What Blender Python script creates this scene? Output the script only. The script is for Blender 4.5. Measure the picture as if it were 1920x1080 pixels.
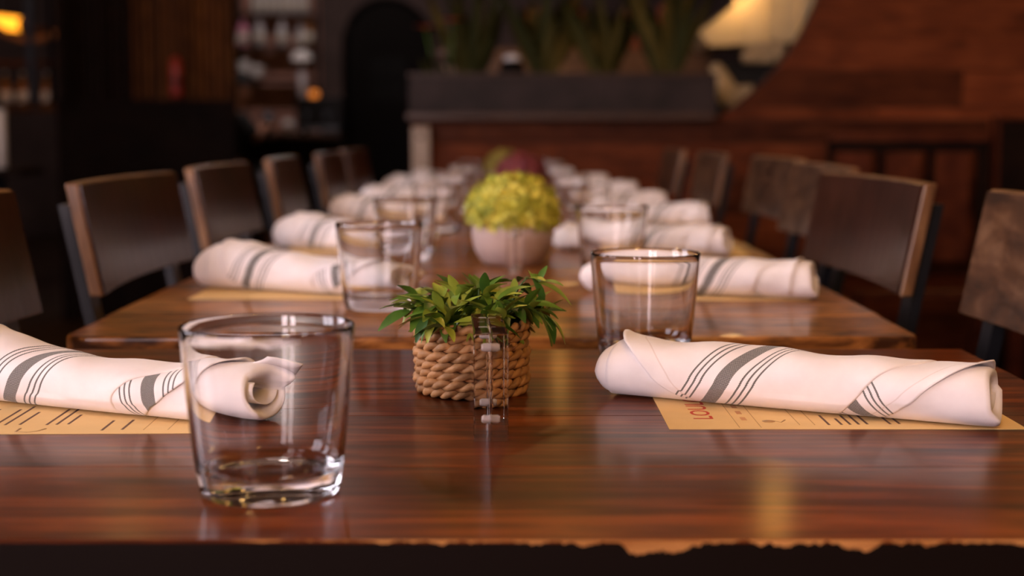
import bpy, bmesh, math, random
from mathutils import Vector, Matrix, noise

random.seed(7)
R = math.radians
for o in list(bpy.data.objects):
    bpy.data.objects.remove(o)
SC = bpy.context.scene
COL = SC.collection

# ------------------------------------------------------------------ camera
PITCH = math.atan(298 / 2667)
CAMZ = 0.935
cd = bpy.data.cameras.new('camera')
cd.lens = 50.0
cd.sensor_width = 36.0
cd.clip_start = 0.02
cd.clip_end = 60
cd.dof.use_dof = True
cd.dof.focus_distance = 0.93
cd.dof.aperture_fstop = 5.0
cam = bpy.data.objects.new('camera', cd)
COL.objects.link(cam)
cam.location = (0, 0, CAMZ)
cam.rotation_euler = (R(90) - PITCH, 0, 0)
SC.camera = cam

# ------------------------------------------------------------------ world, exposure
w = bpy.data.worlds.new('world')
SC.world = w
w.use_nodes = True
w.node_tree.nodes['Background'].inputs[0].default_value = (0.55, 0.6, 0.7, 1)
w.node_tree.nodes['Background'].inputs[1].default_value = 0.3
SC.view_settings.view_transform = 'Standard'
SC.view_settings.look = 'None'
SC.view_settings.gamma = 1.0
SC.view_settings.exposure = 0.30
SC.view_settings.use_curve_mapping = False
SC.cycles.use_denoising = True
SC.cycles.max_bounces = 14
SC.cycles.transmission_bounces = 14
SC.cycles.glossy_bounces = 6
SC.cycles.diffuse_bounces = 4
SC.cycles.sample_clamp_indirect = 6.0
WINDOW_POWER = 26.0          # brightness of the daylight seen through the windows
BULB_POWER = 70.0          # brightness of the pendant bulbs


# ------------------------------------------------------------------ materials
class NT:
    def __init__(self, name):
        self.m = bpy.data.materials.new(name)
        self.m.use_nodes = True
        self.t = self.m.node_tree
        self.t.nodes.clear()
        self.out = self.t.nodes.new('ShaderNodeOutputMaterial')

    def n(self, kind, **kw):
        nd = self.t.nodes.new('ShaderNode' + kind)
        for k, v in kw.items():
            if k.startswith('i_'):
                key = k[2:].replace('_', ' ')
                self.set(nd.inputs[key], v)
            elif k == 'ins':
                for kk, vv in v.items():
                    self.set(nd.inputs[kk], vv)
            else:
                setattr(nd, k, v)
        return nd

    def set(self, sock, v):
        if isinstance(v, bpy.types.NodeSocket):
            self.t.links.new(v, sock)
        elif isinstance(v, bpy.types.Node):
            self.t.links.new(v.outputs[0], sock)
        elif isinstance(v, tuple) and len(v) == 3 and sock.type == 'RGBA':
            sock.default_value = (*v, 1)
        else:
            sock.default_value = v

    def math(self, op, a, b=0.0, c=0.0):
        nd = self.t.nodes.new('ShaderNodeMath')
        nd.operation = op
        self.set(nd.inputs[0], a)
        self.set(nd.inputs[1], b)
        if op in ('MULTIPLY_ADD', 'SMOOTH_MIN', 'COMPARE', 'WRAP'):
            self.set(nd.inputs[2], c)
        return nd.outputs[0]

    def ramp(self, fac, stops, interp='LINEAR'):
        nd = self.t.nodes.new('ShaderNodeValToRGB')
        cr = nd.color_ramp
        cr.interpolation = interp
        while len(cr.elements) < len(stops):
            cr.elements.new(0.5)
        for e, (p, c) in zip(cr.elements, stops):
            e.position = p
            e.color = (*c, 1) if len(c) == 3 else c
        self.set(nd.inputs[0], fac)
        return nd.outputs[0]

    def mix(self, fac, a, b, mode='MIX'):
        nd = self.t.nodes.new('ShaderNodeMix')
        nd.data_type = 'RGBA'
        nd.blend_type = mode
        self.set(nd.inputs[0], fac)
        self.set(nd.inputs[6], a)
        self.set(nd.inputs[7], b)
        return nd.outputs[2]

    def coords(self, which='Object', scale=(1, 1, 1), rand=0.0):
        tc = self.n('TexCoord')
        mp = self.n('Mapping')
        mp.inputs['Scale'].default_value = scale
        src = tc.outputs[which]
        if rand:
            oi = self.n('ObjectInfo')
            mul = self.math('MULTIPLY', oi.outputs['Random'], rand)
            va = self.n('VectorMath', operation='ADD')
            self.set(va.inputs[0], src)
            self.set(va.inputs[1], mul)
            src = va.outputs[0]
        self.set(mp.inputs['Vector'], src)
        return mp.outputs[0]

    def noise(self, vec, scale=5, detail=4, rough=0.55, dist=0.0):
        nd = self.n('TexNoise')
        nd.inputs['Scale'].default_value = scale
        nd.inputs['Detail'].default_value = detail
        nd.inputs['Roughness'].default_value = rough
        nd.inputs['Distortion'].default_value = dist
        self.set(nd.inputs['Vector'], vec)
        return nd.outputs[0]

    def bump(self, h, strength=0.3, dist=0.001):
        nd = self.n('Bump')
        nd.inputs['Strength'].default_value = strength
        nd.inputs['Distance'].default_value = dist
        self.set(nd.inputs['Height'], h)
        return nd.outputs[0]

    def bsdf(self, **kw):
        b = self.n('BsdfPrincipled')
        for k, v in kw.items():
            self.set(b.inputs[k.replace('_', ' ')], v)
        self.t.links.new(b.outputs[0], self.out.inputs[0])
        return self.m


def flat(name, col, rough=0.5, metal=0.0, vary=0.25, scale=12, bump=0.15, spec=0.5, coat=0.0, bdist=0.001):
    t = NT(name)
    v = t.coords('Object', (1, 1, 1), 13.0)
    nz = t.noise(v, scale, 4)
    lo = tuple(c * (1 - vary) for c in col)
    hi = tuple(min(1, c * (1 + vary)) for c in col)
    c = t.ramp(nz, [(0.3, lo), (0.7, hi)])
    b = t.bump(t.noise(v, scale * 6, 3), bump, bdist)
    kw = dict(Base_Color=c, Roughness=rough, Metallic=metal, Normal=b)
    m = t.bsdf(**kw)
    bs = [n for n in t.t.nodes if n.type == 'BSDF_PRINCIPLED'][0]
    bs.inputs['Specular IOR Level'].default_value = spec
    bs.inputs['Coat Weight'].default_value = coat
    bs.inputs['Coat Roughness'].default_value = 0.12
    return m


def wood(name, dark, mid, light, rough=0.3, scale=(1.6, 16, 16), coat=0.3, rand=31.0, figure=1.0,
         rvar=0.15, coat_rough=0.15, wear=False, tint=0.25, bump=0.25, spec=0.3, sharp=0.16):
    t = NT(name)
    v = t.coords('Object', scale, rand)
    v2 = t.coords('Object', tuple(s * 0.35 for s in scale), rand)
    v3 = t.coords('Object', (6, 9, 9), rand)
    grain = t.noise(v, 6.0, 6, 0.6, 0.6)
    fig = t.noise(v2, 7.0, 3, 0.5, 1.5 * figure)
    blot = t.noise(v3, 1.0, 3, 0.5, 0.5)
    f = t.math('ADD', t.math('MULTIPLY', grain, 0.35), t.math('MULTIPLY', fig, 0.4))
    f = t.math('ADD', f, t.math('MULTIPLY', blot, 0.25))
    c = t.ramp(f, [(0.5 - sharp, dark), (0.5, mid), (0.5 + sharp, light)])
    oi = t.n('ObjectInfo')
    hv = t.n('HueSaturation')
    t.set(hv.inputs['Value'], t.math('MULTIPLY_ADD', oi.outputs['Random'], tint * 2, 1 - tint))
    t.set(hv.inputs['Color'], c)
    c = hv.outputs[0]
    rr = t.math('MULTIPLY_ADD', t.noise(v3, 3.0, 4), rvar * 2, rough - rvar)
    if wear:
        tc = t.n('TexCoord')
        sp = t.n('SeparateXYZ')
        t.set(sp.inputs[0], tc.outputs['Object'])
        cx = t.n('CombineXYZ')
        t.set(cx.inputs[0], sp.outputs[0])
        n1 = t.noise(cx.outputs[0], 22.0, 2)
        n2 = t.noise(cx.outputs[0], 95.0, 3, 0.7)
        h = t.math('ADD', t.math('MULTIPLY', t.math('MAXIMUM', t.math('SUBTRACT', n1, 0.5), 0.0), 0.042),
                   t.math('MULTIPLY', t.math('SUBTRACT', n2, 0.5), 0.012))
        side = t.n('MapRange', interpolation_type='SMOOTHSTEP')
        t.set(side.inputs[0], sp.outputs[0])
        side.inputs[1].default_value = -0.16
        side.inputs[2].default_value = 0.06
        h = t.math('MULTIPLY', t.math('ADD', h, 0.0014), side.outputs[0])
        lim = t.math('MULTIPLY', t.math('MAXIMUM', h, 0.0), -1.0)
        m1 = t.math('GREATER_THAN', sp.outputs[2], lim)
        front = t.math('LESS_THAN', sp.outputs[1], -0.0699)
        on = t.math('MULTIPLY', m1, front)
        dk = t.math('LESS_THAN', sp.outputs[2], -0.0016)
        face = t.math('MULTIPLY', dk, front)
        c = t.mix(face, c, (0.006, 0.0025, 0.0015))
        raw = t.ramp(t.noise(v, 9.0, 4), [(0.3, (0.30, 0.11, 0.03)), (0.7, (0.62, 0.30, 0.10))])
        c = t.mix(on, c, raw)
        rr = t.math('MAXIMUM', rr, t.math('MULTIPLY', t.math('MAXIMUM', on, face), 0.6))
    b = t.bump(grain, bump, 0.0006)
    if wear:
        coat = t.math('MULTIPLY', t.math('SUBTRACT', 1.0, t.math('MAXIMUM', on, face)), coat)
    m = t.bsdf(Base_Color=c, Roughness=rr, Normal=b)
    bs = [n for n in t.t.nodes if n.type == 'BSDF_PRINCIPLED'][0]
    bs.inputs['Specular IOR Level'].default_value = spec
    t.set(bs.inputs['Coat Weight'], coat)
    bs.inputs['Coat Roughness'].default_value = coat_rough
    return m


def glass(name, tint=(1.0, 1.0, 1.0), rough=0.0, ior=1.43):
    t = NT(name)
    g = t.n('BsdfGlass')
    v = t.coords('Object', (1, 1, 1))
    nz = t.noise(v, 30.0, 2)
    t.set(g.inputs['Color'], t.ramp(nz, [(0.0, tuple(c * 0.995 for c in tint)), (1.0, tint)]))
    g.inputs['Roughness'].default_value = rough
    g.inputs['IOR'].default_value = ior
    t.t.links.new(g.outputs[0], t.out.inputs[0])
    return t.m


def emit(name, col, strength, vary=0.0, scale=2.0):
    t = NT(name)
    e = t.n('Emission')
    if vary:
        nz = t.noise(t.coords('Object'), scale, 2)
        c = t.ramp(nz, [(0.3, tuple(c * (1 - vary) for c in col)), (0.7, col)])
        t.set(e.inputs[0], c)
    else:
        e.inputs[0].default_value = (*col, 1)
    e.inputs[1].default_value = strength
    t.t.links.new(e.outputs[0], t.out.inputs[0])
    return t.m


def cloth():
    t = NT('napkin_cloth')
    uv = t.n('UVMap', uv_map='stripe')
    sp = t.n('SeparateXYZ')
    t.set(sp.inputs[0], uv.outputs[0])
    x, y = sp.outputs[0], sp.outputs[1]
    hm = t.n('UVMap', uv_map='hem')
    sh = t.n('SeparateXYZ')
    t.set(sh.inputs[0], hm.outputs[0])
    # woven edge wobble of the yarn
    wob = t.math('MULTIPLY', t.math('SINE', t.math('MULTIPLY', y, 5200.0)), 0.00017)
    xw = t.math('ADD', x, wob)

    def line(c, hw):
        return t.math('LESS_THAN', t.math('ABSOLUTE', t.math('SUBTRACT', xw, c)), hw)
    tot = line(0.0, 0.0047)
    yarn = t.math('SINE', t.math('MULTIPLY', x, 5600.0))
    yarn = t.math('MULTIPLY', yarn, t.math('SINE', t.math('MULTIPLY', y, 5600.0)))
    pick = t.math('GREATER_THAN', yarn, 0.33)
    tot = t.math('MULTIPLY', tot, t.math('SUBTRACT', 1.0, t.math('MULTIPLY', pick, 0.6)))
    for c in (-0.0205, -0.0167, -0.0129, 0.0112, 0.0150, 0.0188):
        tot = t.math('MAXIMUM', tot, t.math('MULTIPLY', line(c, 0.00062), 0.92))
    v = t.coords('Object', (1, 1, 1), 5.0)
    nz = t.noise(v, 60.0, 4)
    base = t.ramp(nz, [(0.3, (0.80, 0.745, 0.735)), (0.7, (0.86, 0.805, 0.795))])
    col = t.mix(tot, base, (0.075, 0.075, 0.065))
    hd = t.math('ABSOLUTE', sh.outputs[0])
    seam = t.math('LESS_THAN', hd, 0.00045)
    col = t.mix(t.math('MULTIPLY', seam, 0.35), col, (0.55, 0.42, 0.36))
    fine = t.math('MULTIPLY', t.math('SINE', t.math('MULTIPLY', x, 9000.0)),
                  t.math('SINE', t.math('MULTIPLY', y, 9000.0)))
    hh = t.math('ADD', t.math('MULTIPLY', fine, 0.05), t.math('MULTIPLY', seam, -1.0))
    hh = t.math('ADD', hh, t.math('MULTIPLY', nz, 0.6))
    b = t.bump(hh, 0.25, 0.0008)
    m = t.bsdf(Base_Color=col, Roughness=0.85, Normal=b)
    bs = [n for n in t.t.nodes if n.type == 'BSDF_PRINCIPLED'][0]
    bs.inputs['Specular IOR Level'].default_value = 0.2
    bs.inputs['Sheen Weight'].default_value = 0.15
    return m


M = {}
TD, TM_, TL = (0.020, 0.0044, 0.0015), (0.092, 0.0192, 0.0038), (0.22, 0.052, 0.010)
M['table_front'] = wood('polished_reddish_wood', TD, TM_, TL, rough=0.38, coat=0.27, coat_rough=0.14, tint=0.2, rvar=0.08, spec=0.08, sharp=0.12)
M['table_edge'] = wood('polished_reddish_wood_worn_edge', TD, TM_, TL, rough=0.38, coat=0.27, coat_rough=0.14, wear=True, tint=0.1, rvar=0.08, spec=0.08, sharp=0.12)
M['table_warm'] = wood('polished_orange_brown_wood', (0.05, 0.017, 0.006), (0.27, 0.098, 0.023), (0.50, 0.20, 0.05),
                       rough=0.38, coat=0.4, coat_rough=0.13, figure=2.0, tint=0.18, scale=(3.2, 14, 14), rvar=0.08, spec=0.08, sharp=0.09)
M['black_metal'] = flat('black_powder_coated_steel', (0.009, 0.009, 0.011), 0.42, 0.2, 0.2, 30, 0.05, 0.25)
M['grey_metal'] = flat('blue_grey_painted_steel', (0.10, 0.115, 0.14), 0.4, 0.4, 0.2, 20, 0.05)
M['leather'] = flat('dark_brown_leather', (0.026, 0.0085, 0.005), 0.28, 0.0, 0.4, 14, 0.3, 0.22)
M['ply_edge'] = wood('worn_plywood_edge', (0.05, 0.02, 0.007), (0.16, 0.07, 0.026), (0.32, 0.17, 0.075), rough=0.45,
                     scale=(14, 14, 3), coat=0.2)
M['chair_wood'] = wood('chair_back_wood', (0.020, 0.008, 0.004), (0.058, 0.024, 0.011), (0.125, 0.062, 0.030), rough=0.36,
                       scale=(10, 3, 8), coat=0.15, tint=0.3, spec=0.25, sharp=0.1)
M['plank'] = wood('red_brown_wall_plank', (0.035, 0.008, 0.003), (0.115, 0.026, 0.008), (0.20, 0.052, 0.016), rough=0.6,
                  scale=(1.2, 8, 8), coat=0.0, tint=0.6, spec=0.1)
M['bench_wood'] = wood('red_bench_wood', (0.03, 0.006, 0.003), (0.075, 0.017, 0.007), (0.14, 0.036, 0.012), rough=0.4,
                       scale=(3, 8, 3), coat=0.0, tint=0.3, spec=0.15)
M['booth_wood'] = wood('dark_booth_wood', (0.004, 0.002, 0.0015), (0.009, 0.004, 0.0025), (0.016, 0.007, 0.004), rough=0.6,
                       scale=(3, 3, 10), coat=0.0, spec=0.06)
M['brown_wood'] = wood('amber_brown_wood', (0.03, 0.011, 0.004), (0.085, 0.030, 0.009), (0.15, 0.06, 0.016), rough=0.6,
                       scale=(8, 8, 2), coat=0.0, tint=0.4, spec=0.08)
M['floor'] = wood('dark_floor_boards', (0.012, 0.006, 0.004), (0.03, 0.014, 0.008), (0.055, 0.026, 0.014), rough=0.45,
                  scale=(6, 1, 6), coat=0.05)
M['ceiling'] = flat('warm_timber_ceiling', (0.16, 0.105, 0.075), 0.8)
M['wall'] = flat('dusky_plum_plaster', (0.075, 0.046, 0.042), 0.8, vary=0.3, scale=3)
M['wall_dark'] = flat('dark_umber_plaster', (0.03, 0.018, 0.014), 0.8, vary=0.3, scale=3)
M['door'] = flat('near_black_door_paint', (0.004, 0.0025, 0.0022), 0.6, spec=0.08)
M['pane_dark'] = flat('unlit_door_glass', (0.002, 0.002, 0.002), 0.5, vary=0.1, spec=0.1)
M['planter'] = flat('charcoal_planter_timber', (0.026, 0.0165, 0.0155), 0.6, vary=0.4, scale=9, spec=0.2)
M['ledge'] = wood('brown_ledge', (0.03, 0.014, 0.009), (0.06, 0.028, 0.017), (0.10, 0.05, 0.03), rough=0.5, coat=0.05)
M['pale_post'] = wood('pale_painted_post', (0.22, 0.16, 0.12), (0.34, 0.26, 0.20), (0.45, 0.36, 0.29), rough=0.6,
                      scale=(14, 14, 2), coat=0)
M['glass'] = glass('clear_glass')
M['acrylic'] = glass('clear_acrylic', (1.0, 1.0, 1.0), 0.0, 1.4)
M['paper'] = flat('cream_menu_paper', (0.80, 0.56, 0.25), 0.8, vary=0.03, scale=40, bump=0.05)
M['ink_red'] = flat('red_menu_ink', (0.55, 0.06, 0.03), 0.8, vary=0.1)
M['ink_pink'] = flat('faded_red_menu_ink', (0.60, 0.30, 0.13), 0.8, vary=0.1)
M['ink_dark'] = flat('brown_menu_ink', (0.12, 0.06, 0.04), 0.8, vary=0.1)
M['ink_soft'] = flat('faded_menu_ink', (0.46, 0.27, 0.11), 0.8, vary=0.1)
M['cloth'] = cloth()
M['braid'] = flat('seagrass_braid', (0.44, 0.22, 0.082), 0.6, vary=0.4, scale=60, bump=0.5)
M['braid_dark'] = flat('shadowed_basket_lining', (0.16, 0.07, 0.03), 0.8, vary=0.3, scale=40)  # dark colour stands in for shade in the gaps between braids
M['soil'] = flat('dark_basket_filling', (0.02, 0.018, 0.010), 0.9)


def leafmat(name, lo, mid, hi, rough=0.4):
    t = NT(name)
    oi = t.n('ObjectInfo')
    v = t.coords('Object', (1, 1, 1), 3.0)
    f = t.math('ADD', t.math('MULTIPLY', oi.outputs['Random'], 0.7), t.math('MULTIPLY', t.noise(v, 70.0, 3), 0.35))
    c = t.ramp(f, [(0.15, lo), (0.5, mid), (0.85, hi)])
    m = t.bsdf(Base_Color=c, Roughness=rough)
    bs = [n for n in t.t.nodes if n.type == 'BSDF_PRINCIPLED'][0]
    bs.inputs['Specular IOR Level'].default_value = 0.12 if rough > .5 else 0.4
    return m


M['leaf'] = leafmat('fresh_green_leaf', (0.030, 0.085, 0.010), (0.095, 0.19, 0.018), (0.33, 0.36, 0.04))
M['leaf_dark'] = leafmat('dark_olive_strap_leaf', (0.014, 0.018, 0.004), (0.034, 0.034, 0.007), (0.09, 0.064, 0.012), 0.7)
M['stem'] = flat('green_stem', (0.05, 0.11, 0.015), 0.5)


def floret(name, lo, mid, hi):
    t = NT(name)
    at = t.n('Attribute', attribute_name='tone')
    c = t.ramp(at.outputs['Fac'], [(0.0, lo), (0.5, mid), (1.0, hi)])
    return t.bsdf(Base_Color=c, Roughness=0.6)


M['floret_yellow'] = floret('yellow_green_florets', (0.17, 0.22, 0.02), (0.42, 0.41, 0.03), (0.68, 0.58, 0.07))
M['floret_red'] = floret('burgundy_florets', (0.07, 0.008, 0.012), (0.17, 0.018, 0.026), (0.27, 0.05, 0.05))
M['floret_olive'] = floret('olive_florets', (0.10, 0.09, 0.02), (0.25, 0.20, 0.03), (0.40, 0.30, 0.05))
M['pot'] = flat('pale_stone_pot', (0.52, 0.38, 0.33), 0.7, vary=0.12, scale=25)
M['white'] = flat('white_ceramic', (0.75, 0.72, 0.72), 0.35, vary=0.05)
M['cream'] = flat('cream_crumpled_fabric', (0.62, 0.47, 0.27), 0.6, vary=0.2)
M['steel'] = flat('brushed_warm_steel', (0.80, 0.66, 0.42), 0.38, 0.35, vary=0.18, scale=6)
M['tan'] = wood('tan_cabinet_wood', (0.10, 0.045, 0.018), (0.20, 0.095, 0.04), (0.30, 0.15, 0.07), rough=0.5, coat=0.1)
M['hoop'] = flat('orange_bentwood', (0.50, 0.17, 0.045), 0.5)
M['tan_back'] = flat('rosy_brick_back_panel', (0.42, 0.21, 0.165), 0.8, vary=0.25)
M['terracotta'] = flat('orange_terracotta', (0.36, 0.085, 0.03), 0.6)
M['red'] = flat('red_enamel', (0.34, 0.03, 0.022), 0.35)
M['flower'] = flat('orange_red_petal', (0.70, 0.11, 0.04), 0.5)
M['bottle_clear'] = flat('pale_bottle_glass', (0.62, 0.60, 0.66), 0.12, vary=0.15)
M['bottle_pink'] = flat('pink_bottle_glass', (0.85, 0.33, 0.50), 0.15, vary=0.1)
M['bottle_amber'] = flat('amber_bottle_glass', (0.30, 0.12, 0.03), 0.12, vary=0.2)
M['label'] = flat('pale_bottle_label', (0.75, 0.70, 0.62), 0.7, vary=0.1)
M['skin'] = flat('skin', (0.50, 0.24, 0.16), 0.5, vary=0.08)
M['shirt'] = flat('black_shirt_cloth', (0.010, 0.010, 0.012), 0.8)
M['shade'] = flat('black_lamp_shade', (0.02, 0.018, 0.016), 0.4, 0.5)
M['bulb'] = emit('warm_bulb_filament', (1.0, 0.55, 0.19), BULB_POWER)
M['bulb_dim'] = emit('dim_amber_bulb', (1.0, 0.48, 0.10), 9.0)
M['bulb_fill'] = emit('white_fill_bulb', (1.0, 0.82, 0.76), 150.0)
M['amber'] = emit('amber_lamp_tube', (1.0, 0.33, 0.02), 2.6, 0.2, 8)
M['candle'] = emit('small_amber_flame', (1.0, 0.27, 0.04), 0.7)
M['daylight'] = emit('daylight_in_window', (1.0, 0.77, 0.80), WINDOW_POWER, 0.15, 1.5)
M['daylight_side'] = emit('cool_daylight_in_side_window', (0.95, 0.88, 1.0), 11.0, 0.15, 1.5)


# ------------------------------------------------------------------ object helpers
def put(o, parent=None, kind=None, loc=None, rot=None):
    if parent is not None:
        o.parent = parent
    if kind:
        o['kind'] = kind
    if loc is not None:
        o.location = loc
    if rot is not None:
        o.rotation_euler = rot
    return o


def obj(name, mesh, mat=None, parent=None, loc=None, rot=None, kind=None):
    o = bpy.data.objects.new(name, mesh)
    COL.objects.link(o)
    if mat is not None and mesh is not None and not mesh.materials:
        mesh.materials.append(mat)
    return put(o, parent, kind, loc, rot)


def tag(o, label, cat, group=None):
    o['label'] = label
    o['category'] = cat
    if group:
        o['group'] = group
    return o


def thing(name, label, cat, loc=(0, 0, 0), rotz=0.0, group=None):
    o = bpy.data.objects.new(name, None)
    o.empty_display_size = 0.05
    COL.objects.link(o)
    o.location = loc
    o.rotation_euler = (0, 0, rotz)
    return tag(o, label, cat, group)


def copy_tree(o, parent=None):
    c = o.copy()
    COL.objects.link(c)
    c.parent = parent
    for ch in list(o.children):
        copy_tree(ch, c)
    return c


def mesh(name, verts, faces, smooth=False):
    me = bpy.data.meshes.new(name)
    me.from_pydata([tuple(v) for v in verts], [], faces)
    me.update()
    if smooth:
        me.polygons.foreach_set('use_smooth', [True] * len(me.polygons))
    return me


def box_mesh(name, x0, x1, y0, y1, z0, z1, bevel=0.0, seg=1):
    bm = bmesh.new()
    bmesh.ops.create_cube(bm, size=1)
    for v in bm.verts:
        v.co = Vector((x0 + (v.co.x + .5) * (x1 - x0), y0 + (v.co.y + .5) * (y1 - y0), z0 + (v.co.z + .5) * (z1 - z0)))
    if bevel:
        bmesh.ops.bevel(bm, geom=bm.edges[:], offset=bevel, segments=seg, affect='EDGES', profile=0.5)
    me = bpy.data.meshes.new(name)
    bm.to_mesh(me)
    bm.free()
    return me


def box(name, x0, x1, y0, y1, z0, z1, mat, parent=None, bevel=0.0, seg=1, kind=None):
    return obj(name, box_mesh(name, x0, x1, y0, y1, z0, z1, bevel, seg), mat, parent, kind=kind)


def lathe_mesh(name, prof, seg=32, smooth=True, close=True):
    verts, faces = [], []
    for r, z in prof:
        for k in range(seg):
            a = 2 * math.pi * k / seg
            verts.append((r * math.cos(a), r * math.sin(a), z))
    n = len(prof)
    for i in range(n - 1):
        for k in range(seg):
            k2 = (k + 1) % seg
            faces.append((i * seg + k, i * seg + k2, (i + 1) * seg + k2, (i + 1) * seg + k))
    if close:
        faces.append(tuple(range(seg - 1, -1, -1)))
        faces.append(tuple((n - 1) * seg + k for k in range(seg)))
    return mesh(name, verts, faces, smooth)


def lathe(name, prof, mat, parent=None, seg=32, loc=None, rot=None, close=True):
    return obj(name, lathe_mesh(name, prof, seg, True, close), mat, parent, loc, rot)


def tube_mesh(name, pts, rad, seg=8, closed=False, flatten=1.0):
    pts = [Vector(p) for p in pts]
    n = len(pts)
    verts, faces = [], []
    for i, p in enumerate(pts):
        if closed:
            tn = (pts[(i + 1) % n] - pts[i - 1])
        else:
            tn = pts[min(i + 1, n - 1)] - pts[max(i - 1, 0)]
        tn.normalize()
        up = Vector((0, 0, 1)) if abs(tn.z) < 0.95 else Vector((1, 0, 0))
        a = tn.cross(up).normalized()
        b = a.cross(tn)
        r = rad[i] if isinstance(rad, (list, tuple)) else rad
        for k in range(seg):
            an = 2 * math.pi * k / seg
            verts.append(p + a * (r * math.cos(an)) + b * (r * flatten * math.sin(an)))
    for i in range(n if closed else n - 1):
        j = (i + 1) % n
        for k in range(seg):
            k2 = (k + 1) % seg
            faces.append((i * seg + k, j * seg + k, j * seg + k2, i * seg + k2))
    if not closed:
        faces.append(tuple(range(seg)))
        faces.append(tuple((n - 1) * seg + k for k in range(seg - 1, -1, -1)))
    return mesh(name, verts, faces, True)


def tube(name, pts, rad, mat, parent=None, seg=8, closed=False, flatten=1.0):
    return obj(name, tube_mesh(name, pts, rad, seg, closed, flatten), mat, parent)


def prism_mesh(name, poly, y0, y1):
    """polygon in x,z pushed through depth y"""
    n = len(poly)
    v = [(x, y0, z) for x, z in poly] + [(x, y1, z) for x, z in poly]
    f = [tuple(range(n)), tuple(range(2 * n - 1, n - 1, -1))]
    f += [(i, i + n, (i + 1) % n + n, (i + 1) % n) for i in range(n)]
    me = mesh(name, v, f)
    bm = bmesh.new()
    bm.from_mesh(me)
    bmesh.ops.recalc_face_normals(bm, faces=bm.faces[:])
    bm.to_mesh(me)
    bm.free()
    return me


TH, FPX = PITCH, 2667.0


def at_y(px, py, y):
    """real place of something seen at a photo pixel (1920x1080) and known to stand at depth y"""
    u, v = (px - 960) / FPX, -(py - 540) / FPX
    d = Vector((u, math.cos(TH) + v * math.sin(TH), -math.sin(TH) + v * math.cos(TH)))
    return Vector((0, 0, CAMZ)) + d * (y / d.y)


# ------------------------------------------------------------------ room shell
YB = 12.6
XL, XR, YF, ZC = -5.6, 3.0, -2.6, 3.1
obj('floor', box_mesh('floor', XL - .1, XR + .1, YF - .1, YB + .1, -0.06, 0.0), M['floor'], kind='structure')
obj('ceiling', box_mesh('ceiling', XL - .1, XR + .1, YF - .1, YB + .1, ZC, ZC + .06), M['ceiling'], kind='structure')
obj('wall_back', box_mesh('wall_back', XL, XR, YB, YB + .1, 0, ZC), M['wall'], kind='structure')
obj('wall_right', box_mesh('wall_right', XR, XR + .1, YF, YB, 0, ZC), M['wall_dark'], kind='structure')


def wall_with_hole(name, along, fixed, thick, a0, a1, holes, mat):
    """vertical wall with rectangular window holes; along = 'x' or 'y'"""
    cuts = sorted(set([a0, a1] + [h[0] for h in holes] + [h[1] for h in holes]))
    bm = bmesh.new()

    def blk(u0, u1, z0, z1):
        if along == 'x':
            bounds = (u0, u1, fixed, fixed + thick, z0, z1)
        else:
            bounds = (fixed, fixed + thick, u0, u1, z0, z1)
        r = bmesh.ops.create_cube(bm, size=1)
        for v in r['verts']:
            v.co = Vector((bounds[0] + (v.co.x + .5) * (bounds[1] - bounds[0]),
                           bounds[2] + (v.co.y + .5) * (bounds[3] - bounds[2]),
                           bounds[4] + (v.co.z + .5) * (bounds[5] - bounds[4])))
    for u0, u1 in zip(cuts[:-1], cuts[1:]):
        mid = (u0 + u1) / 2
        hs = [h for h in holes if h[0] <= mid <= h[1]]
        if not hs:
            blk(u0, u1, 0, ZC)
        else:
            blk(u0, u1, 0, hs[0][2])
            blk(u0, u1, hs[0][3], ZC)
    me = bpy.data.meshes.new(name)
    bm.to_mesh(me)
    bm.free()
    return obj(name, me, mat, kind='structure')


FRONT_WIN = [(-2.10, -1.55, 0.75, 2.55), (-1.30, -0.75, 0.75, 2.55)]
LEFT_WIN = [(0.1, 1.0, 0.85, 2.45), (1.4, 2.3, 0.85, 2.45)]
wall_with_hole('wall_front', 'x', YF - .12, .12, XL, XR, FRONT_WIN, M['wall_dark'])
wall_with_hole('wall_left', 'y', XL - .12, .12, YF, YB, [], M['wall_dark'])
XS = -2.45                       # window bay beside the tables, left of the picture
wall_with_hole('wall_side', 'y', XS - .12, .12, YF, 3.0, LEFT_WIN, M['wall_dark'])


def window(n, u0, u1, z0, z1, side=False):
    wn = bpy.data.objects.new('window_%d' % n, None)
    COL.objects.link(wn)
    wn['kind'] = 'structure'
    wn.location = ((u0 + u1) / 2, YF - .06, z0)
    if side:
        wn.location = (XS - .06, (u0 + u1) / 2, z0)
        wn.rotation_euler = (0, 0, R(90))
    hw, h = (u1 - u0) / 2, z1 - z0
    fr = M['black_metal']
    for nm, b in (('frame_side', (-hw, -hw + .05, -.03, .03, 0, h)), ('frame_side', (hw - .05, hw, -.03, .03, 0, h)),
                  ('frame_rail', (-hw + .05, hw - .05, -.03, .03, 0, .05)),
                  ('frame_rail', (-hw + .05, hw - .05, -.03, .03, h - .05, h)),
                  ('mullion', (-.02, .02, -.025, .025, .05, h - .05)),
                  ('glazing_bar', (-hw + .05, -.02, -.02, .02, h * .62, h * .62 + .03)),
                  ('glazing_bar', (.02, hw - .05, -.02, .02, h * .62, h * .62 + .03))):
        box(nm, *b, fr, wn)
    for s in (-1, 1):
        x0, x1 = (-hw + .05, -.02) if s < 0 else (.02, hw - .05)
        for q0, q1 in ((.05, h * .62), (h * .62 + .03, h - .05)):
            box('pane', x0, x1, -.005, .005, q0, q1, M['daylight_side' if side else 'daylight'], wn)


for i, h in enumerate(FRONT_WIN):
    window(i + 1, *h)
for i, h in enumerate(LEFT_WIN):
    window(i + 3, *h, True)

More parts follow.
